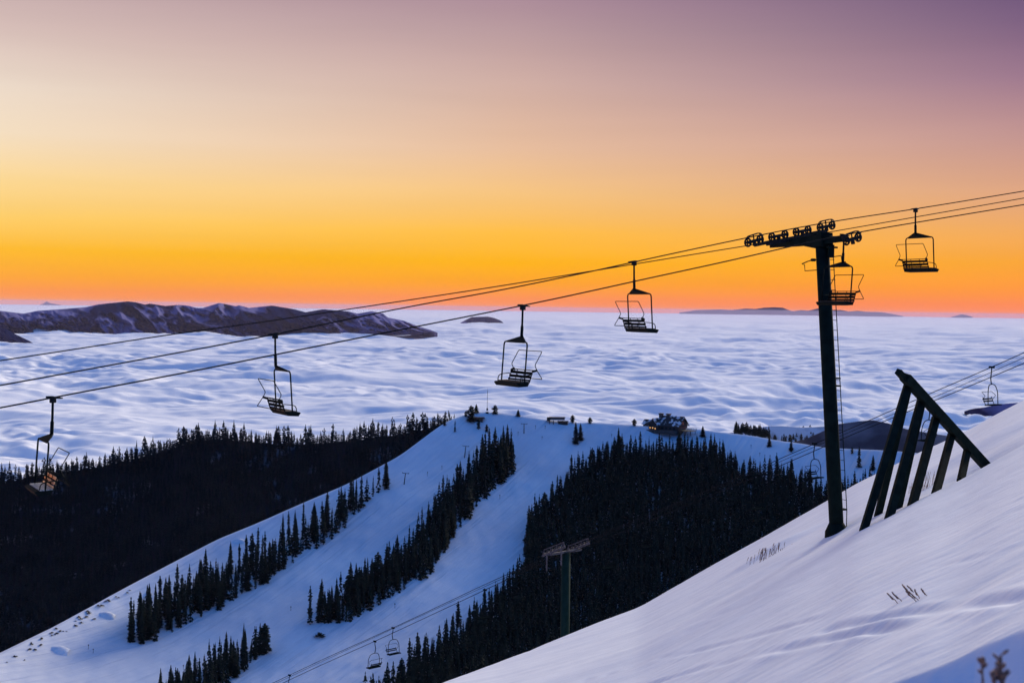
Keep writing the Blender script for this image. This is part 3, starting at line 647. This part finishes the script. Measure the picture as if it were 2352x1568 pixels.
def small_tower(x, y, hpix, label, lean=0):
    p = hill_pt(x, y); h = hpix*mpp(x, y); o = empty('small_lift_tower', p, label, 'lift tower', None, facing(p)); o.rotation_euler[1] = lean
    b = MB(); b.tube([(0, 0, -1), (0, 0, h)], [.32, .24], 8); b.build('column', steel, o)
    b = MB(); b.box((0, 0, h), (4.4, .3, .3)); b.build('crossarm', steel, o)
    b = MB()
    for sx_ in (-2, 2): b.box((sx_, 0, h+.25), (.3, 2.2, .3))
    b.build('sheave_train', steel, o)
small_tower(1203.5, 995, 22, 'small T shaped lift tower on open snow right of the summit hut')
small_tower(1067, 1050, 26, 'small T shaped lift tower left of the middle tree strip', .1)
small_tower(928, 1112, 26, 'small T shaped lift tower on open snow right of the upper tree strip', .12)
small_tower(294, 1470, 31, 'small T shaped lift tower at the lower end of the upper tree strip', .18)
# marker poles scattered on the runs
b = MB(); b.tube([(0, 0, -.5), (0, 0, 2.6)], .09, 5); b.box((0, 0, 2.2), (.5, .1, .6)); pole_me = b.mesh('marker_pole', scrub_m)
for x, y in ((1230, 985), (1252, 985), (1190, 1000), (1075, 1110), (1155, 1098), (1245, 1010), (668, 1402), (203, 1490), (214, 1500), (421, 1537), (1148, 1145), (1470, 1000), (982, 1092), (1015, 1078), (1405, 1005), (1140, 1042), (1545, 1018), (383, 1448), (1725, 1030), (1745, 1048), (907, 1395), (832, 1385)):
    o = mesh_obj('marker_pole', pole_me, None, hill_pt(x, y)); tag(o, 'tiny marker pole on the ski run', 'pole', 'marker poles on the ski runs')

# snow gun plumes, shaped here as mounds of snow
for x, y, s in ((240, 1412, 3.6), (130, 1492, 4), (548, 1243, 3.4), (338, 1365, 2.4)):
    c = hill_pt(x, y); n = 24; V = []; Fs = []
    for i in range(n+1):
        for j in range(n+1):
            u_, w2 = i/n*2-1, j/n*2-1; rr = math.hypot(u_, w2); V.append((u_*s*1.5, w2*s, s*.42*max(0, 1-rr*rr)**1.5*(1+.25*float(perlin(u_*2+x, w2*2, 4))) - .3 - 4*max(0, rr-.85) + w2*s*.5))
    V = np.array(V).reshape(n+1, n+1, 3); o = mesh_obj('plume_mound', grid_mesh('plume_mound', V, snow_hill), None, c)
    tag(o, {240: 'pale snow gun plume shaped as a mound on the slope left of the upper tree strip', 130: 'pale snow gun plume shaped as a mound nearest the lower left corner', 548: 'pale snow gun plume shaped as a mound behind the upper tree strip', 338: 'small pale snow gun plume shaped as a mound just left of the upper tree strip'}[x], 'snow pile')

# ------------------------------------------------------------ near chairlift: ropes
def rope(name, px, off, rad, label, p0=P0, n=N, mat=rope_m, group=None):
    px = np.array(px, float); d = np.concatenate([[0], np.cumsum(np.hypot(*np.diff(px, axis=0).T))])
    t = np.linspace(0, d[-1], 140); x = np.interp(t, d, px[:, 0]); y = np.interp(t, d, px[:, 1])
    k = np.ones(9)/9; y2 = np.convolve(np.pad(y, 4, 'edge'), k, 'valid'); y2[:5] = y[:5]; y2[-5:] = y[-5:]
    P_ = on_line(x, y2, off, p0, n); b = MB(); b.tube(list(P_), rad, 6)
    return tag(b.build(name, mat), label, 'cable', group)
L2 = [(-300, 938), (0, 885), (490, 795), (633, 767.5), (776, 738), (928, 706), (1164, 664), (1396, 615.5), (1458, 601), (1654, 559), (1713, 546.5), (1820, 525), (1885, 513), (1921, 507), (2104, 480), (2352, 439), (2700, 381)]
L3 = [(-300, 988), (0, 937), (119, 913), (416, 857.5), (551, 830.5), (735, 793.6), (1199, 702), (1334, 673.7), (1396, 659.5), (1543, 627.3), (1654, 603.8), (1838, 561), (1900, 547), (1983, 531), (2352, 470), (2700, 412)]
L1 = [(-300, 872), (0, 828), (28, 824), (410, 765), (551, 747), (748, 718), (1120, 661.5), (1396, 616.5), (1543, 592.5), (1654, 574), (1713, 565), (1890, 536), (1906, 533), (2352, 455), (2700, 394)]
rope('haul_rope', L2, GAUGE, .024, 'steel haul rope carrying the three chairs with loops to their left')
rope('haul_rope', L3, 0, .024, 'steel haul rope carrying the three chairs with loops to their right')
rope('signal_cable', L1, GAUGE/2, .020, 'thin cable without chairs crossing between the two haul ropes')
def ropey(L, x): L = np.array(L, float); return float(np.interp(x, L[:, 0], L[:, 1]))

# ------------------------------------------------------------ near chair model (local: x = facing, y = side, z up, grip at 0)
def make_chair():
    parts = {}
    HW = .80
    b = MB(); b.tube([(-.03, 0, -.06), (-.02, 0, -.55), (0, 0, -1.04)], [.034, .036, .04], 8); b.tube([(-.015, 0, -.68), (0, 0, -1.06)], .052, 8); parts['hanger'] = (b, chair_m)
    b = MB(); b.tube([(-.30, 0, -.02), (.0, 0, .01), (.16, 0, .02)], [.02, .045, .03], 6); b.box((-.03, 0, -.07), (.17, .1, .14)); b.tube([(-.09, 0, -.08), (.05, 0, -.08)], .07, 8); parts['grip'] = (b, steel)
    b = MB(); T_ = [(.22, HW-.1, -1.2), (.22, .12-HW, -1.2)]
    b.add([(-.03, .05, -1.0), (-.03, -.05, -1.0), (.2, HW-.14, -1.17), (.2, .14-HW, -1.17), (-.02, .05, -1.1), (-.02, -.05, -1.1), (.25, HW-.14, -1.23), (.25, .14-HW, -1.23)],
          [(0, 2, 3, 1), (4, 5, 7, 6), (2, 6, 7, 3), (0, 4, 6, 2), (1, 3, 7, 5), (0, 1, 5, 4)]); parts['gusset'] = (b, chair_m)
    b = MB(); b.tube(fillet([(.31, HW, -2.53), (.22, HW, -1.2), (.22, -HW, -1.2), (.31, -HW, -2.53)], .14, 6), .026, 8); parts['bail'] = (b, chair_m)
    b = MB()
    for s in (-1, 1):
        b.tube(fillet([(-.04, s*.72, -2.13), (.07, s*.72, -2.5), (.14, s*.72, -2.60), (.5, s*.72, -2.56)], .05, 3), .020, 6)
        b.tube(fillet([(.02, s*.75, -2.27), (.34, s*.78, -2.30), (.44, s*.78, -2.36), (.46, s*.78, -2.52)], .06, 3), .016, 6)
    b.tube([(-.04, -.72, -2.13), (-.04, .72, -2.13)], .016, 6)
    b.tube([(.0, -.25, -2.13), (.1, -.25, -2.55)], .014, 5); b.tube([(.0, .25, -2.13), (.1, .25, -2.55)], .014, 5)
    parts['frame'] = (b, chair_m)
    b = MB()
    for k, z in enumerate((-2.225, -2.35, -2.455)):
        x = -.02 + .045*k + .01; b.box((x, 0, z), (.03, 1.46, .085 if k < 2 else .05), [(1, 0, -.3), (0, 1, 0), (.3, 0, 1)])
    parts['backrest'] = (b, slat_m)
    b = MB()
    for k in range(5): b.box((.13 + k*.075, 0, -2.505 - .002*k), (.058, 1.62, .03))
    parts['seat'] = (b, seat_m)
    b = MB()
    b.prism([(.12, -.80, -2.525), (.54, -.80, -2.53), (.60, -.80, -2.56), (.52, -.80, -2.67), (.18, -.80, -2.65)], (0, 1.6, 0)); parts['seat_pan'] = (b, chair_m)
    b = MB()
    pr = lambda s: [(-.36, s*.80, -2.42), (-.16, s*.80, -2.13), (-.07, s*.80, -1.96), (-.34, s*.80, -1.50)]
    loop = pr(-1) + pr(1)[::-1]; loop = [np.array(q) for q in loop]
    loop = fillet([ (loop[0]+loop[-1])/2 ] + loop + [(loop[0]+loop[-1])/2], .06, 3)
    b.tube(loop, .014, 6); parts['safety_bar'] = (b, chair_m)
    b = MB()
    for s in (-1, 1): b.beam((-.17, s*.80, -2.12), (-.02, s*.72, -2.17), .06, .07)
    parts['bar_pivot'] = (b, chair_m)
    b.tube([(-.13, -.8, -2.13), (-.13, .8, -2.13)], .012, 5)
    return {k: bb.mesh(k, m) for k, (bb, m) in parts.items()}
chair_parts = make_chair()
orange_slat = material('sunset_glow_slats', (.85, .50, .28), .32, metal=.85, c2=(.6, .33, .18), scale=10)  # sunset reflection on the slats, put into their base colour
pale_seat = material('sky_sheen_seat', (.38, .40, .41), .4, c2=(.20, .23, .22), scale=7)  # sky sheen on the seat, painted in as a paler colour
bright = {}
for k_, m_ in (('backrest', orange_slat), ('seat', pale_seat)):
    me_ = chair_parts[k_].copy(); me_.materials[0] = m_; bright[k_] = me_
CH = [(119, L3, 0, -1, 'blurred chair at the far left with orange lit back slats'), (1199, L3, 0, -1, 'empty chair hanging in front of the cloud sea near the centre, loop to the right'),
      (1937, L3, 0, -1, 'empty chair partly hidden by the tall lift tower and its ladder'), (634, L2, GAUGE, 1, 'empty chair below the far mountains, seen between the leftmost and the central one'),
      (1458, L2, GAUGE, 1, 'empty chair crossing the horizon line between the central chair and the tower'), (2104, L2, GAUGE, 1, 'empty chair against orange sky right of the lift tower')]
SWAY = {119: .03, 634: -.012}
for x, L, off, s, lab in CH:
    p = on_line(float(x), ropey(L, x), off); rz = TH if s > 0 else TH + math.pi
    o = empty('lift_chair', p, lab, 'chairlift chair', 'chairs of the near lift', rz)
    if s < 0: o.rotation_euler[1] = -.0
    for k, me in chair_parts.items(): mesh_obj(k, bright.get(k, me) if x == 119 else me, o)

# ------------------------------------------------------------ near lift tower
def circ(c, r, n, a1, a2, m=18): return [np.asarray(c) + r*(np.asarray(a1)*math.cos(2*math.pi*k/m) + np.asarray(a2)*math.sin(2*math.pi*k/m)) for k in range(m)]
top = on_line(1888., 552., GAUGE/2); base = on_line(1922., 1222., GAUGE/2)
gb = ground_hit(1922, 1222)
axis = (top - base) / np.linalg.norm(top - base)
tw = empty('lift_tower', base, 'tall dark green chairlift tower with ladder on the snow slope', 'lift tower')
LO = lambda p: np.asarray(p, float) - base
b = MB(); b.tube([LO(base - axis*1.6), LO(base + axis*3), LO(top + axis*.15)], [.285, .278, .262], 28); b.build('column', green_steel, tw)
b = MB(); b.tube([LO(base - axis*.35), LO(base + axis*.05), LO(base + axis*.42)], [.50, .46, .27], 20); b.build('base_flange', green_steel, tw)
Zt = axis
arm_c = top
b = MB(); A_ = arm_c + N*.15; b.beam(LO(A_), LO(arm_c + N*1.35 + Zt*.02), .34, .62, Zt, .30, .28); b.beam(LO(arm_c + N*1.33 - Zt*.03), LO(arm_c + N*3.05 - Zt*.03), .30, .33, Zt); b.beam(LO(arm_c), LO(arm_c - N*1.35 + Zt*.02), .34, .30, Zt, .28, .22)
b.box(LO(arm_c + Zt*.02), (.60, .60, .55), [U, N, Zt]); b.build('crossarm', green_steel, tw)
def sheaves(centres, off, rope_pts, label, guards):
    cs = [on_line(float(x), float(y), off) for x, y in centres]
    d = cs[-1] - cs[0]; d /= np.linalg.norm(d); up = np.cross(d, -N); up = up if up[2] > 0 else -up
    root = MB()
    for i in range(0, len(cs)-1, 2):                       # two-wheel beams
        a, c = cs[i], cs[i+1]
        for s in (-.09, .09): root.beam(LO(a + N*s - d*.05), LO(c + N*s + d*.05), .02, .10, up)
        m = (a+c)/2; root.beam(LO(m - up*.02), LO(m - up*.20), .10, .12, N)
    for i in range(0, len(cs)-3, 4):                       # four-wheel beams
        a, c = (cs[i]+cs[i+1])/2 - up*.17, (cs[i+2]+cs[i+3])/2 - up*.17; root.beam(LO(a), LO(c), .10, .13, up)
    if len(cs) > 4:
        a, c = (cs[1]+cs[2])/2 - up*.22, (cs[-3]+cs[-2])/2 - up*.22; root.beam(LO(a), LO(c), .13, .17, up)
    tr = root.build('sheave_train', steel, tw); tr['label'] = label
    for i in guards:                                        # curved rope catchers over the end pairs
        a, c = cs[i], cs[i+1]; g = MB()
        pts = fillet([a - d*.08 + up*.10, a + d*.05 + up*.24, c + up*.26, c + d*.14 + up*.12], .08, 3)
        for s in (-.05, .05): g.tube([LO(q + N*s) for q in pts], .022, 6)
        g.beam(LO((a+c)/2 + up*.25), LO((a+c)/2), .03, .05, N); g.build('rope_catcher', steel, tr)
    for c in cs:
        w_ = MB(); rr = .150
        ring = circ(LO(c), rr, N, d, up, 20); w_.tube(ring, .038, 8, closed=True); w_.tube([LO(c - N*.07), LO(c + N*.07)], .045, 10)
        for k in range(5):
            t = 1.2566*k + .5; w_.beam(LO(c), LO(c + (d*math.cos(t) + up*math.sin(t))*rr), .04, .045, N)
        w_.build('sheave', steel, tr)
sheaves([(1718, 557), (1746, 549.5), (1773, 544.5), (1803, 538.5), (1829, 533), (1856, 528), (1884, 522.5), (1911, 517.5)], GAUGE, L2, 'long row of eight sheaves left of the tower top', (0, 6))
sheaves([(1944, 553), (1971, 545)], 0, L3, 'pair of sheaves right of the tower top', (0,))
# ladder on the uphill side
lad = MB(); lt = top - axis*.35; lb = base + axis*.9
for s in (-.2, .2):
    lad.tube([LO(lt + U*.36 + N*s), LO(lb + U*.40 + N*s)], .018, 6)
L_ = np.linalg.norm(lt - lb); nr = int(L_/.39)
for i in range(nr+1):
    c = lb + (lt-lb)*i/nr + U*.40; lad.tube([LO(c + N*.2), LO(c - N*.2)], .012, 5)
lad.tube([LO(lb + U*.40 - N*.2), LO(base + U*.30 - N*.2 - axis*.2)], .018, 6); lad.tube([LO(lb + U*.40 + N*.2), LO(base + U*.25 + N*.2 - axis*.2)], .018, 6)
ld = lad.build('ladder', green_steel, tw)
b = MB()
for hh in (.02, 4.95, 5.25, 8.6):
    c = lb + axis*hh
    for s in (-.2, .2): b.beam(LO(c + N*s*.8 + U*.1), LO(c + N*s + U*.40), .05, .06, axis)
    b.beam(LO(c + N*.2 + U*.40), LO(c - N*.2 + U*.40), .05, .06, axis)
b.build('ladder_bracket', green_steel, ld)
# lifting frame arms below the crossarm
b = MB(); q = lambda x, y, o=GAUGE/2: LO(on_line(float(x), float(y), o))
b.tube([q(1885, 596, 2.1), q(1867, 597, 2.6), q(1856, 600, 2.9), q(1842, 606, 3.2)], .022, 6); b.tube([q(1842, 606, 3.2), q(1848, 608, 3.1), q(1849, 622, 3.1), q(1878, 620, 2.1)], .018, 6); b.tube([q(1864, 597, 2.7), q(1872, 597, 2.5)], .06, 8)
b.tube([q(1900, 592, 1.4), q(1932, 587, .6), q(1934, 603, .6), q(1942, 601, .4)], .02, 6); b.box(q(1908, 577, 1.4), (.22, .3, .5)); b.box(q(1911, 568, 1.3), (.5, .1, .07), [U, N, Zt])
b.build('lifting_frame', green_steel, tw)

# ------------------------------------------------------------ sloping steel frame beside the tower
f0 = ground_hit(1990, 1210); fr = empty('splitter_frame', f0, 'dark steel frame of a slanting beam on leaning legs right of the tower', 'steel frame')
LF = lambda p: np.asarray(p, float) - f0
hit = lambda x, y: ground_hit(x, y)
eB = hit(2254, 1060); rB = np.hypot(eB[0], eB[1])
def bm_pt(x, y):                                 # a point of the slanting beam: 52 m at its top, ground range at its foot
    t = (y - 860) / (1058 - 860); return np.array(at_range(float(x), float(y), np.float64(51.5 + (rB - 51.5)*t)))
bt = bm_pt(2079, 866); be = bm_pt(2256, 1060)
b = MB(); b.beam(LF(bt), LF(be + (be-bt)/np.linalg.norm(be-bt)*.5), .30, .34, (0, -1, .2)); b.build('slanting_beam', green_steel, fr)
b = MB(); b.beam(LF(bm_pt(2063, 853)), LF(bm_pt(2086, 879)), .2, .2, (0, -1, .2)); b.build('beam_end', green_steel, fr)
LEG = [((2087, 884), (1985, 1210), .23), ((2089, 886), (2019, 1171), .23), ((2118, 919), (2043.5, 1183), .24), ((2120, 921), (2065, 1154), .24), ((2153, 957), (2097, 1153), .25), ((2189, 995), (2152, 1123), .23), ((2225, 1031), (2210, 1089), .22)]
for (tx, ty), (bx, by), w_ in LEG:
    g = hit(bx, by); t = bm_pt(tx, ty) + np.array([0, .12, 0]); d = (g - t) / np.linalg.norm(g - t)
    b = MB(); b.beam(LF(t), LF(g + d*.45), w_, w_, (0, -1, .1)); b.build('leg', green_steel, fr)

# ------------------------------------------------------------ second chairlift, lower on the slope
p2 = np.array([0., 132., 0.]); d2 = np.array([-1., 1., 0.])/math.sqrt(2); n2 = np.array([1., 1., 0.])/math.sqrt(2)
UP2 = [(2700, 650), (2352, 810), (2278, 843), (2158, 894), (1944, 988), (1813, 1043), (1715, 1088), (1342, 1243), (1144, 1327), (903, 1441), (735, 1516), (620, 1571), (500, 1625)]
LO2 = [(2700, 686), (2352, 834), (2209, 894), (1944, 1003), (1813, 1060), (1715, 1103), (1342, 1257), (1250, 1290), (1144, 1340), (861, 1472), (735, 1527), (620, 1582), (500, 1636)]
MI2 = [(2700, 667), (2352, 821), (2188, 894), (1944, 995), (1813, 1050), (1715, 1094), (1320, 1256), (1144, 1332), (735, 1520), (620, 1575), (500, 1630)]
rope('haul_rope', UP2[::-1], 1.6, .030, 'upper haul rope of the second lift lower on the slope', p2, n2)
rope('haul_rope', LO2[::-1], -1.6, .030, 'lower haul rope of the second lift lower on the slope', p2, n2)
rope('signal_cable', MI2[::-1], 0, .02, 'thin cable between the haul ropes of the second lift', p2, n2)
chair2_m = material('worn_grey_paint', (.005, .009, .010), .9, c2=(.009, .013, .014), scale=6, spec=0)
def make_chair2():
    parts = {}
    b = MB(); b.tube(fillet([(0, 0, 0), (0, -.02, -.3), (.0, -.12, -.75), (0, -.04, -1.1), (0, 0, -1.22)], .12, 4), .04, 7); b.box((0, 0, 0), (.4, .12, .14)); parts['hanger'] = (b, chair2_m)
    b = MB(); b.tube(fillet([(.15, .74, -2.6), (.12, .72, -1.75), (.05, .5, -1.28), (0, 0, -1.18), (.05, -.5, -1.28), (.12, -.72, -1.75), (.15, -.74, -2.6)], .2, 5), .032, 7); parts['bail'] = (b, chair2_m)
    b = MB(); b.prism([(-.1, -.75, -2.62), (.42, -.75, -2.6), (.46, -.75, -2.68), (-.1, -.75, -2.7)], (0, 1.5, 0)); parts['seat'] = (b, chair2_m)
    b = MB()
    for z in (-2.25, -2.4): b.box((-.22 - (z+2.4)*.4, 0, z), (.03, 1.4, .10))
    for s in (-.65, .65): b.tube([(-.1, s, -2.62), (-.3, s, -2.1)], .022, 5)
    parts['backrest'] = (b, chair2_m)
    b = MB(); b.tube(fillet([(-.25, .78, -2.3), (-.05, .78, -2.0), (-.35, .74, -1.75), (-.35, -.74, -1.75), (-.05, -.78, -2.0), (-.25, -.78, -2.3)], .06, 2), .018, 6); parts['safety_bar'] = (b, chair2_m)
    return {k: bb.mesh(k, m) for k, (bb, m) in parts.items()}
c2p = make_chair2()
C2 = [(2278, UP2, 1.6, 'small chair over the cloud sea at the right edge of the second lift'), (2134, LO2, -1.6, 'small chair seen between the legs of the slanting frame'), (1871, UP2, 1.6, 'small chair in front of the snow just left of the tall tower'),
      (1743, LO2, -1.6, 'faint small chair over the upper right part of the dark wood'), (1481, UP2, 1.6, 'faint small chair over the dark wood right of the second tower, the farther of two'), (1400, LO2, -1.6, 'faint small chair over the dark wood nearest the second tower on its right'),
      (1188, UP2, 1.6, 'faint small chair just left of the second tower'), (1114, LO2, -1.6, 'small chair over the left edge of the large wood'), (903, UP2, 1.6, 'small chair over blue snow, right one of the low pair'), (861, LO2, -1.6, 'small chair over blue snow, left one of the low pair'),
      (665, UP2, 1.6, 'small chair cut by the bottom edge of the photo')]
for x, L, off, lab in C2:
    Ls = np.array(sorted(L), float); y = float(np.interp(x, Ls[:, 0], Ls[:, 1])); p = on_line(float(x), y, off, p2, n2)
    o = empty('lift_chair', p, lab, 'chairlift chair', 'chairs of the second lift', math.atan2(d2[1], d2[0]) + (0 if off > 0 else math.pi) + math.pi)
    for k, me in c2p.items(): mesh_obj(k, me, o)
t2 = on_line(1300., 1268., 0, p2, n2); az2 = math.degrees(math.atan2(t2[0], t2[1])); r2 = math.hypot(t2[0], t2[1]); g2 = float(ground(np.array([az2]), np.array([r2]))[0])
tw2 = empty('lift_tower', (t2[0], t2[1], g2), 'green tower of the second lift with pale sheave rows against the dark wood', 'lift tower')
o2 = np.array([t2[0], t2[1], g2]); H2 = t2[2] - g2
mid_green = material('mid_green_paint', (.010, .030, .022), .8, c2=(.015, .038, .029), scale=2, spec=.05)
b = MB(); b.tube([(0, 0, -1), (0, 0, H2)], [.44, .40], 24); b.build('column', mid_green, tw2)
b = MB(); b.beam(-n2*2.0 + np.array([0, 0, H2+.05]), n2*2.0 + np.array([0, 0, H2+.05]), .2, .2); b.build('crossarm', galv, tw2)
for s in (-1, 1):
    L = UP2 if s > 0 else LO2; c = n2*1.6*s + np.array([0, 0, H2 + .25]); sl = -.42; dd_ = np.array([d2[0], d2[1], sl]); dd_ /= np.linalg.norm(dd_); up_ = np.array([0, 0, 1.0])
    b = MB(); b.beam(c - dd_*1.5, c + dd_*1.5, .12, .14); b.beam(c - dd_*1.3 + up_*.5, c + dd_*1.3 + up_*.5, .08, .06)
    for k in (-1.3, -.4, .4, 1.3): b.beam(c + dd_*k, c + dd_*k + up_*.5, .05, .05, n2)
    tr = b.build('sheave_train', galv, tw2)
    for k in (-1.25, -.75, -.25, .25, .75, 1.25):
        w_ = MB(); cc = c + dd_*k + up_*.12; w_.tube(circ(cc, .17, None, dd_, np.cross(dd_, n2), 14), .04, 6, closed=True); w_.tube([cc - n2*.08, cc + n2*.08], .05, 6); w_.build('sheave', galv, tr)
    if s < 0:
        b = MB()
        for k in (-1.0, .9): b.beam(c + dd_*k, c + dd_*k - up_*1.5, .10, .10, n2)
        b.build('work_platform', galv, tw2)

# ------------------------------------------------------------ dry plants sticking out of the near snow
def stalks(n, h, spread, seed, lean=(0, 0), head=True, rad=.004, hs=.02):
    r = random.Random(seed); b = MB()
    for i in range(n):
        x, y = r.uniform(-spread, spread), r.uniform(-spread*.5, spread*.5); hh = h*r.uniform(.5, 1.1)
        tip = np.array([x + lean[0]*hh + r.uniform(-.12, .12)*hh, y + lean[1]*hh, hh]); root_ = np.array([x, y, -.08]); mid = (root_+tip)/2 + np.array([r.uniform(-.03, .03), 0, 0])
        b.tube([root_, mid, tip], rad, 4)
        if head:
            for k in range(7):
                t = .55 + .07*k; c = root_*(1-t) + tip*t; a = r.uniform(0, 6.28); ax_ = (tip-root_)/np.linalg.norm(tip-root_); d = (ax_*1.1 + np.array([math.cos(a), math.sin(a), 0])*.35)*hs*r.uniform(1.2, 2.2)
                b.tube([c, c+d*.5, c+d], [hs*.25, hs*.55, hs*.2], 5)
    return b
for x, y, n, h, ln, lab in ((1745, 1290, 9, .42, .25, 'dry grass stalks lowest in the row left of the tower foot'), (1765, 1277, 12, .5, .2, 'thickest dry grass tuft in the row left of the tower foot'), (1785, 1268, 8, .34, .1, 'thin dry grass tuft between the thick tuft and the tower'), (1806, 1256, 5, .25, .2, 'small dry tuft nearest the tower foot')):
    b = stalks(n*2, h*.85, .6, int(x), (ln, 0), True, .005, .018); tag(b.build('dry_grass', dry_m, None, ground_hit(x, y)), lab, 'plant', 'dry grass tufts by the tower foot')
for x, y, n, h, ln, lab in ((2100, 1366, 3, .13, -1.8, 'largest dark sprig of the small group on open snow'), (2072, 1388, 2, .12, -1.7, 'lowest left sprig of the small group on open snow'), (2107, 1384, 2, .12, -1.7, 'short middle sprig of the small group on open snow'), (2127, 1372, 2, .10, -1.3, 'rightmost sprig of the small group on open snow')):
    b = stalks(n, h, .10, int(x), (ln, 0), True, .006, .022); tag(b.build('dry_sprig', dry_m, None, ground_hit(x, y)), lab, 'plant', 'dry sprigs on open snow')
for x, y, s, lab in ((2133, 1112, .45, 'bare twiggy bush behind the third leg of the steel frame'), (2100, 1128, .3, 'small bare bush behind the steel frame, left of the twiggy one')):
    b = stalks(26, .7*s*1.6, .5, int(x), (.15, 0), False, .006); tag(b.build('bare_bush', dry_m, None, ground_hit(x, y)), lab, 'plant')
def near_pt(px, py, r):
    p = np.array(at_range(float(px), float(py), np.float64(r))); return p
for x, ytop, r, seed, lab, k in ((2256, 1512, 7.6, 5, 'blurred reddish sprig in the bottom right corner, the left one', 1.0), (2300, 1500, 7.4, 6, 'blurred reddish sprig in the bottom right corner, tallest and rightmost', 1.5), (2283, 1548, 7.5, 8, 'blurred reddish sprig in the corner, lowest between two taller ones', 1.0)):
    tp_ = near_pt(x, ytop, r); azp = math.degrees(math.atan2(tp_[0], tp_[1])); gz = tp_[2] - .42
    rr_ = random.Random(seed); b = MB(); b.tube([(0, 0, -.3), (.01, 0, .2), (0, 0, .40)], .006, 6)
    for i in range(int(34*k)):
        t = rr_.uniform(.12, 1.0); a = rr_.uniform(0, 6.28); L_ = rr_.uniform(.008, .032)*k; c = np.array([0, 0, .42*t]); d = np.array([math.cos(a)*L_, math.sin(a)*L_, L_*.9]); b.tube([c, c+d*.6, c+d], [.004, .009, .004], 5)
    if k > 1: b.tube([(0, 0, .2), (-.035, 0, .29), (-.045, 0, .33)], [.006, .008, .013], 6)
    tag(b.build('corner_sprig', dry_m, None, (tp_[0], tp_[1], gz)), lab, 'plant', 'sprigs in the bottom right corner')

# ------------------------------------------------------------ haze: one even box of air round everything
hb = MB(); hb.box((0, 85000, -275), (420000, 200000 + 400, 690))
hm = bpy.data.materials.new('haze_air'); hm.use_nodes = True; hn = hm.node_tree; hn.nodes.remove(hn.nodes['Principled BSDF'])
pv = hn.nodes.new('ShaderNodeVolumePrincipled'); pv.inputs['Color'].default_value = (.70, .60, .80, 1); pv.inputs['Density'].default_value = 4.8e-6
hn.links.new(pv.outputs[0], hn.nodes['Material Output'].inputs['Volume'])
tag(hb.build('haze', hm), 'thin evening haze in the air', 'haze', kind='stuff')
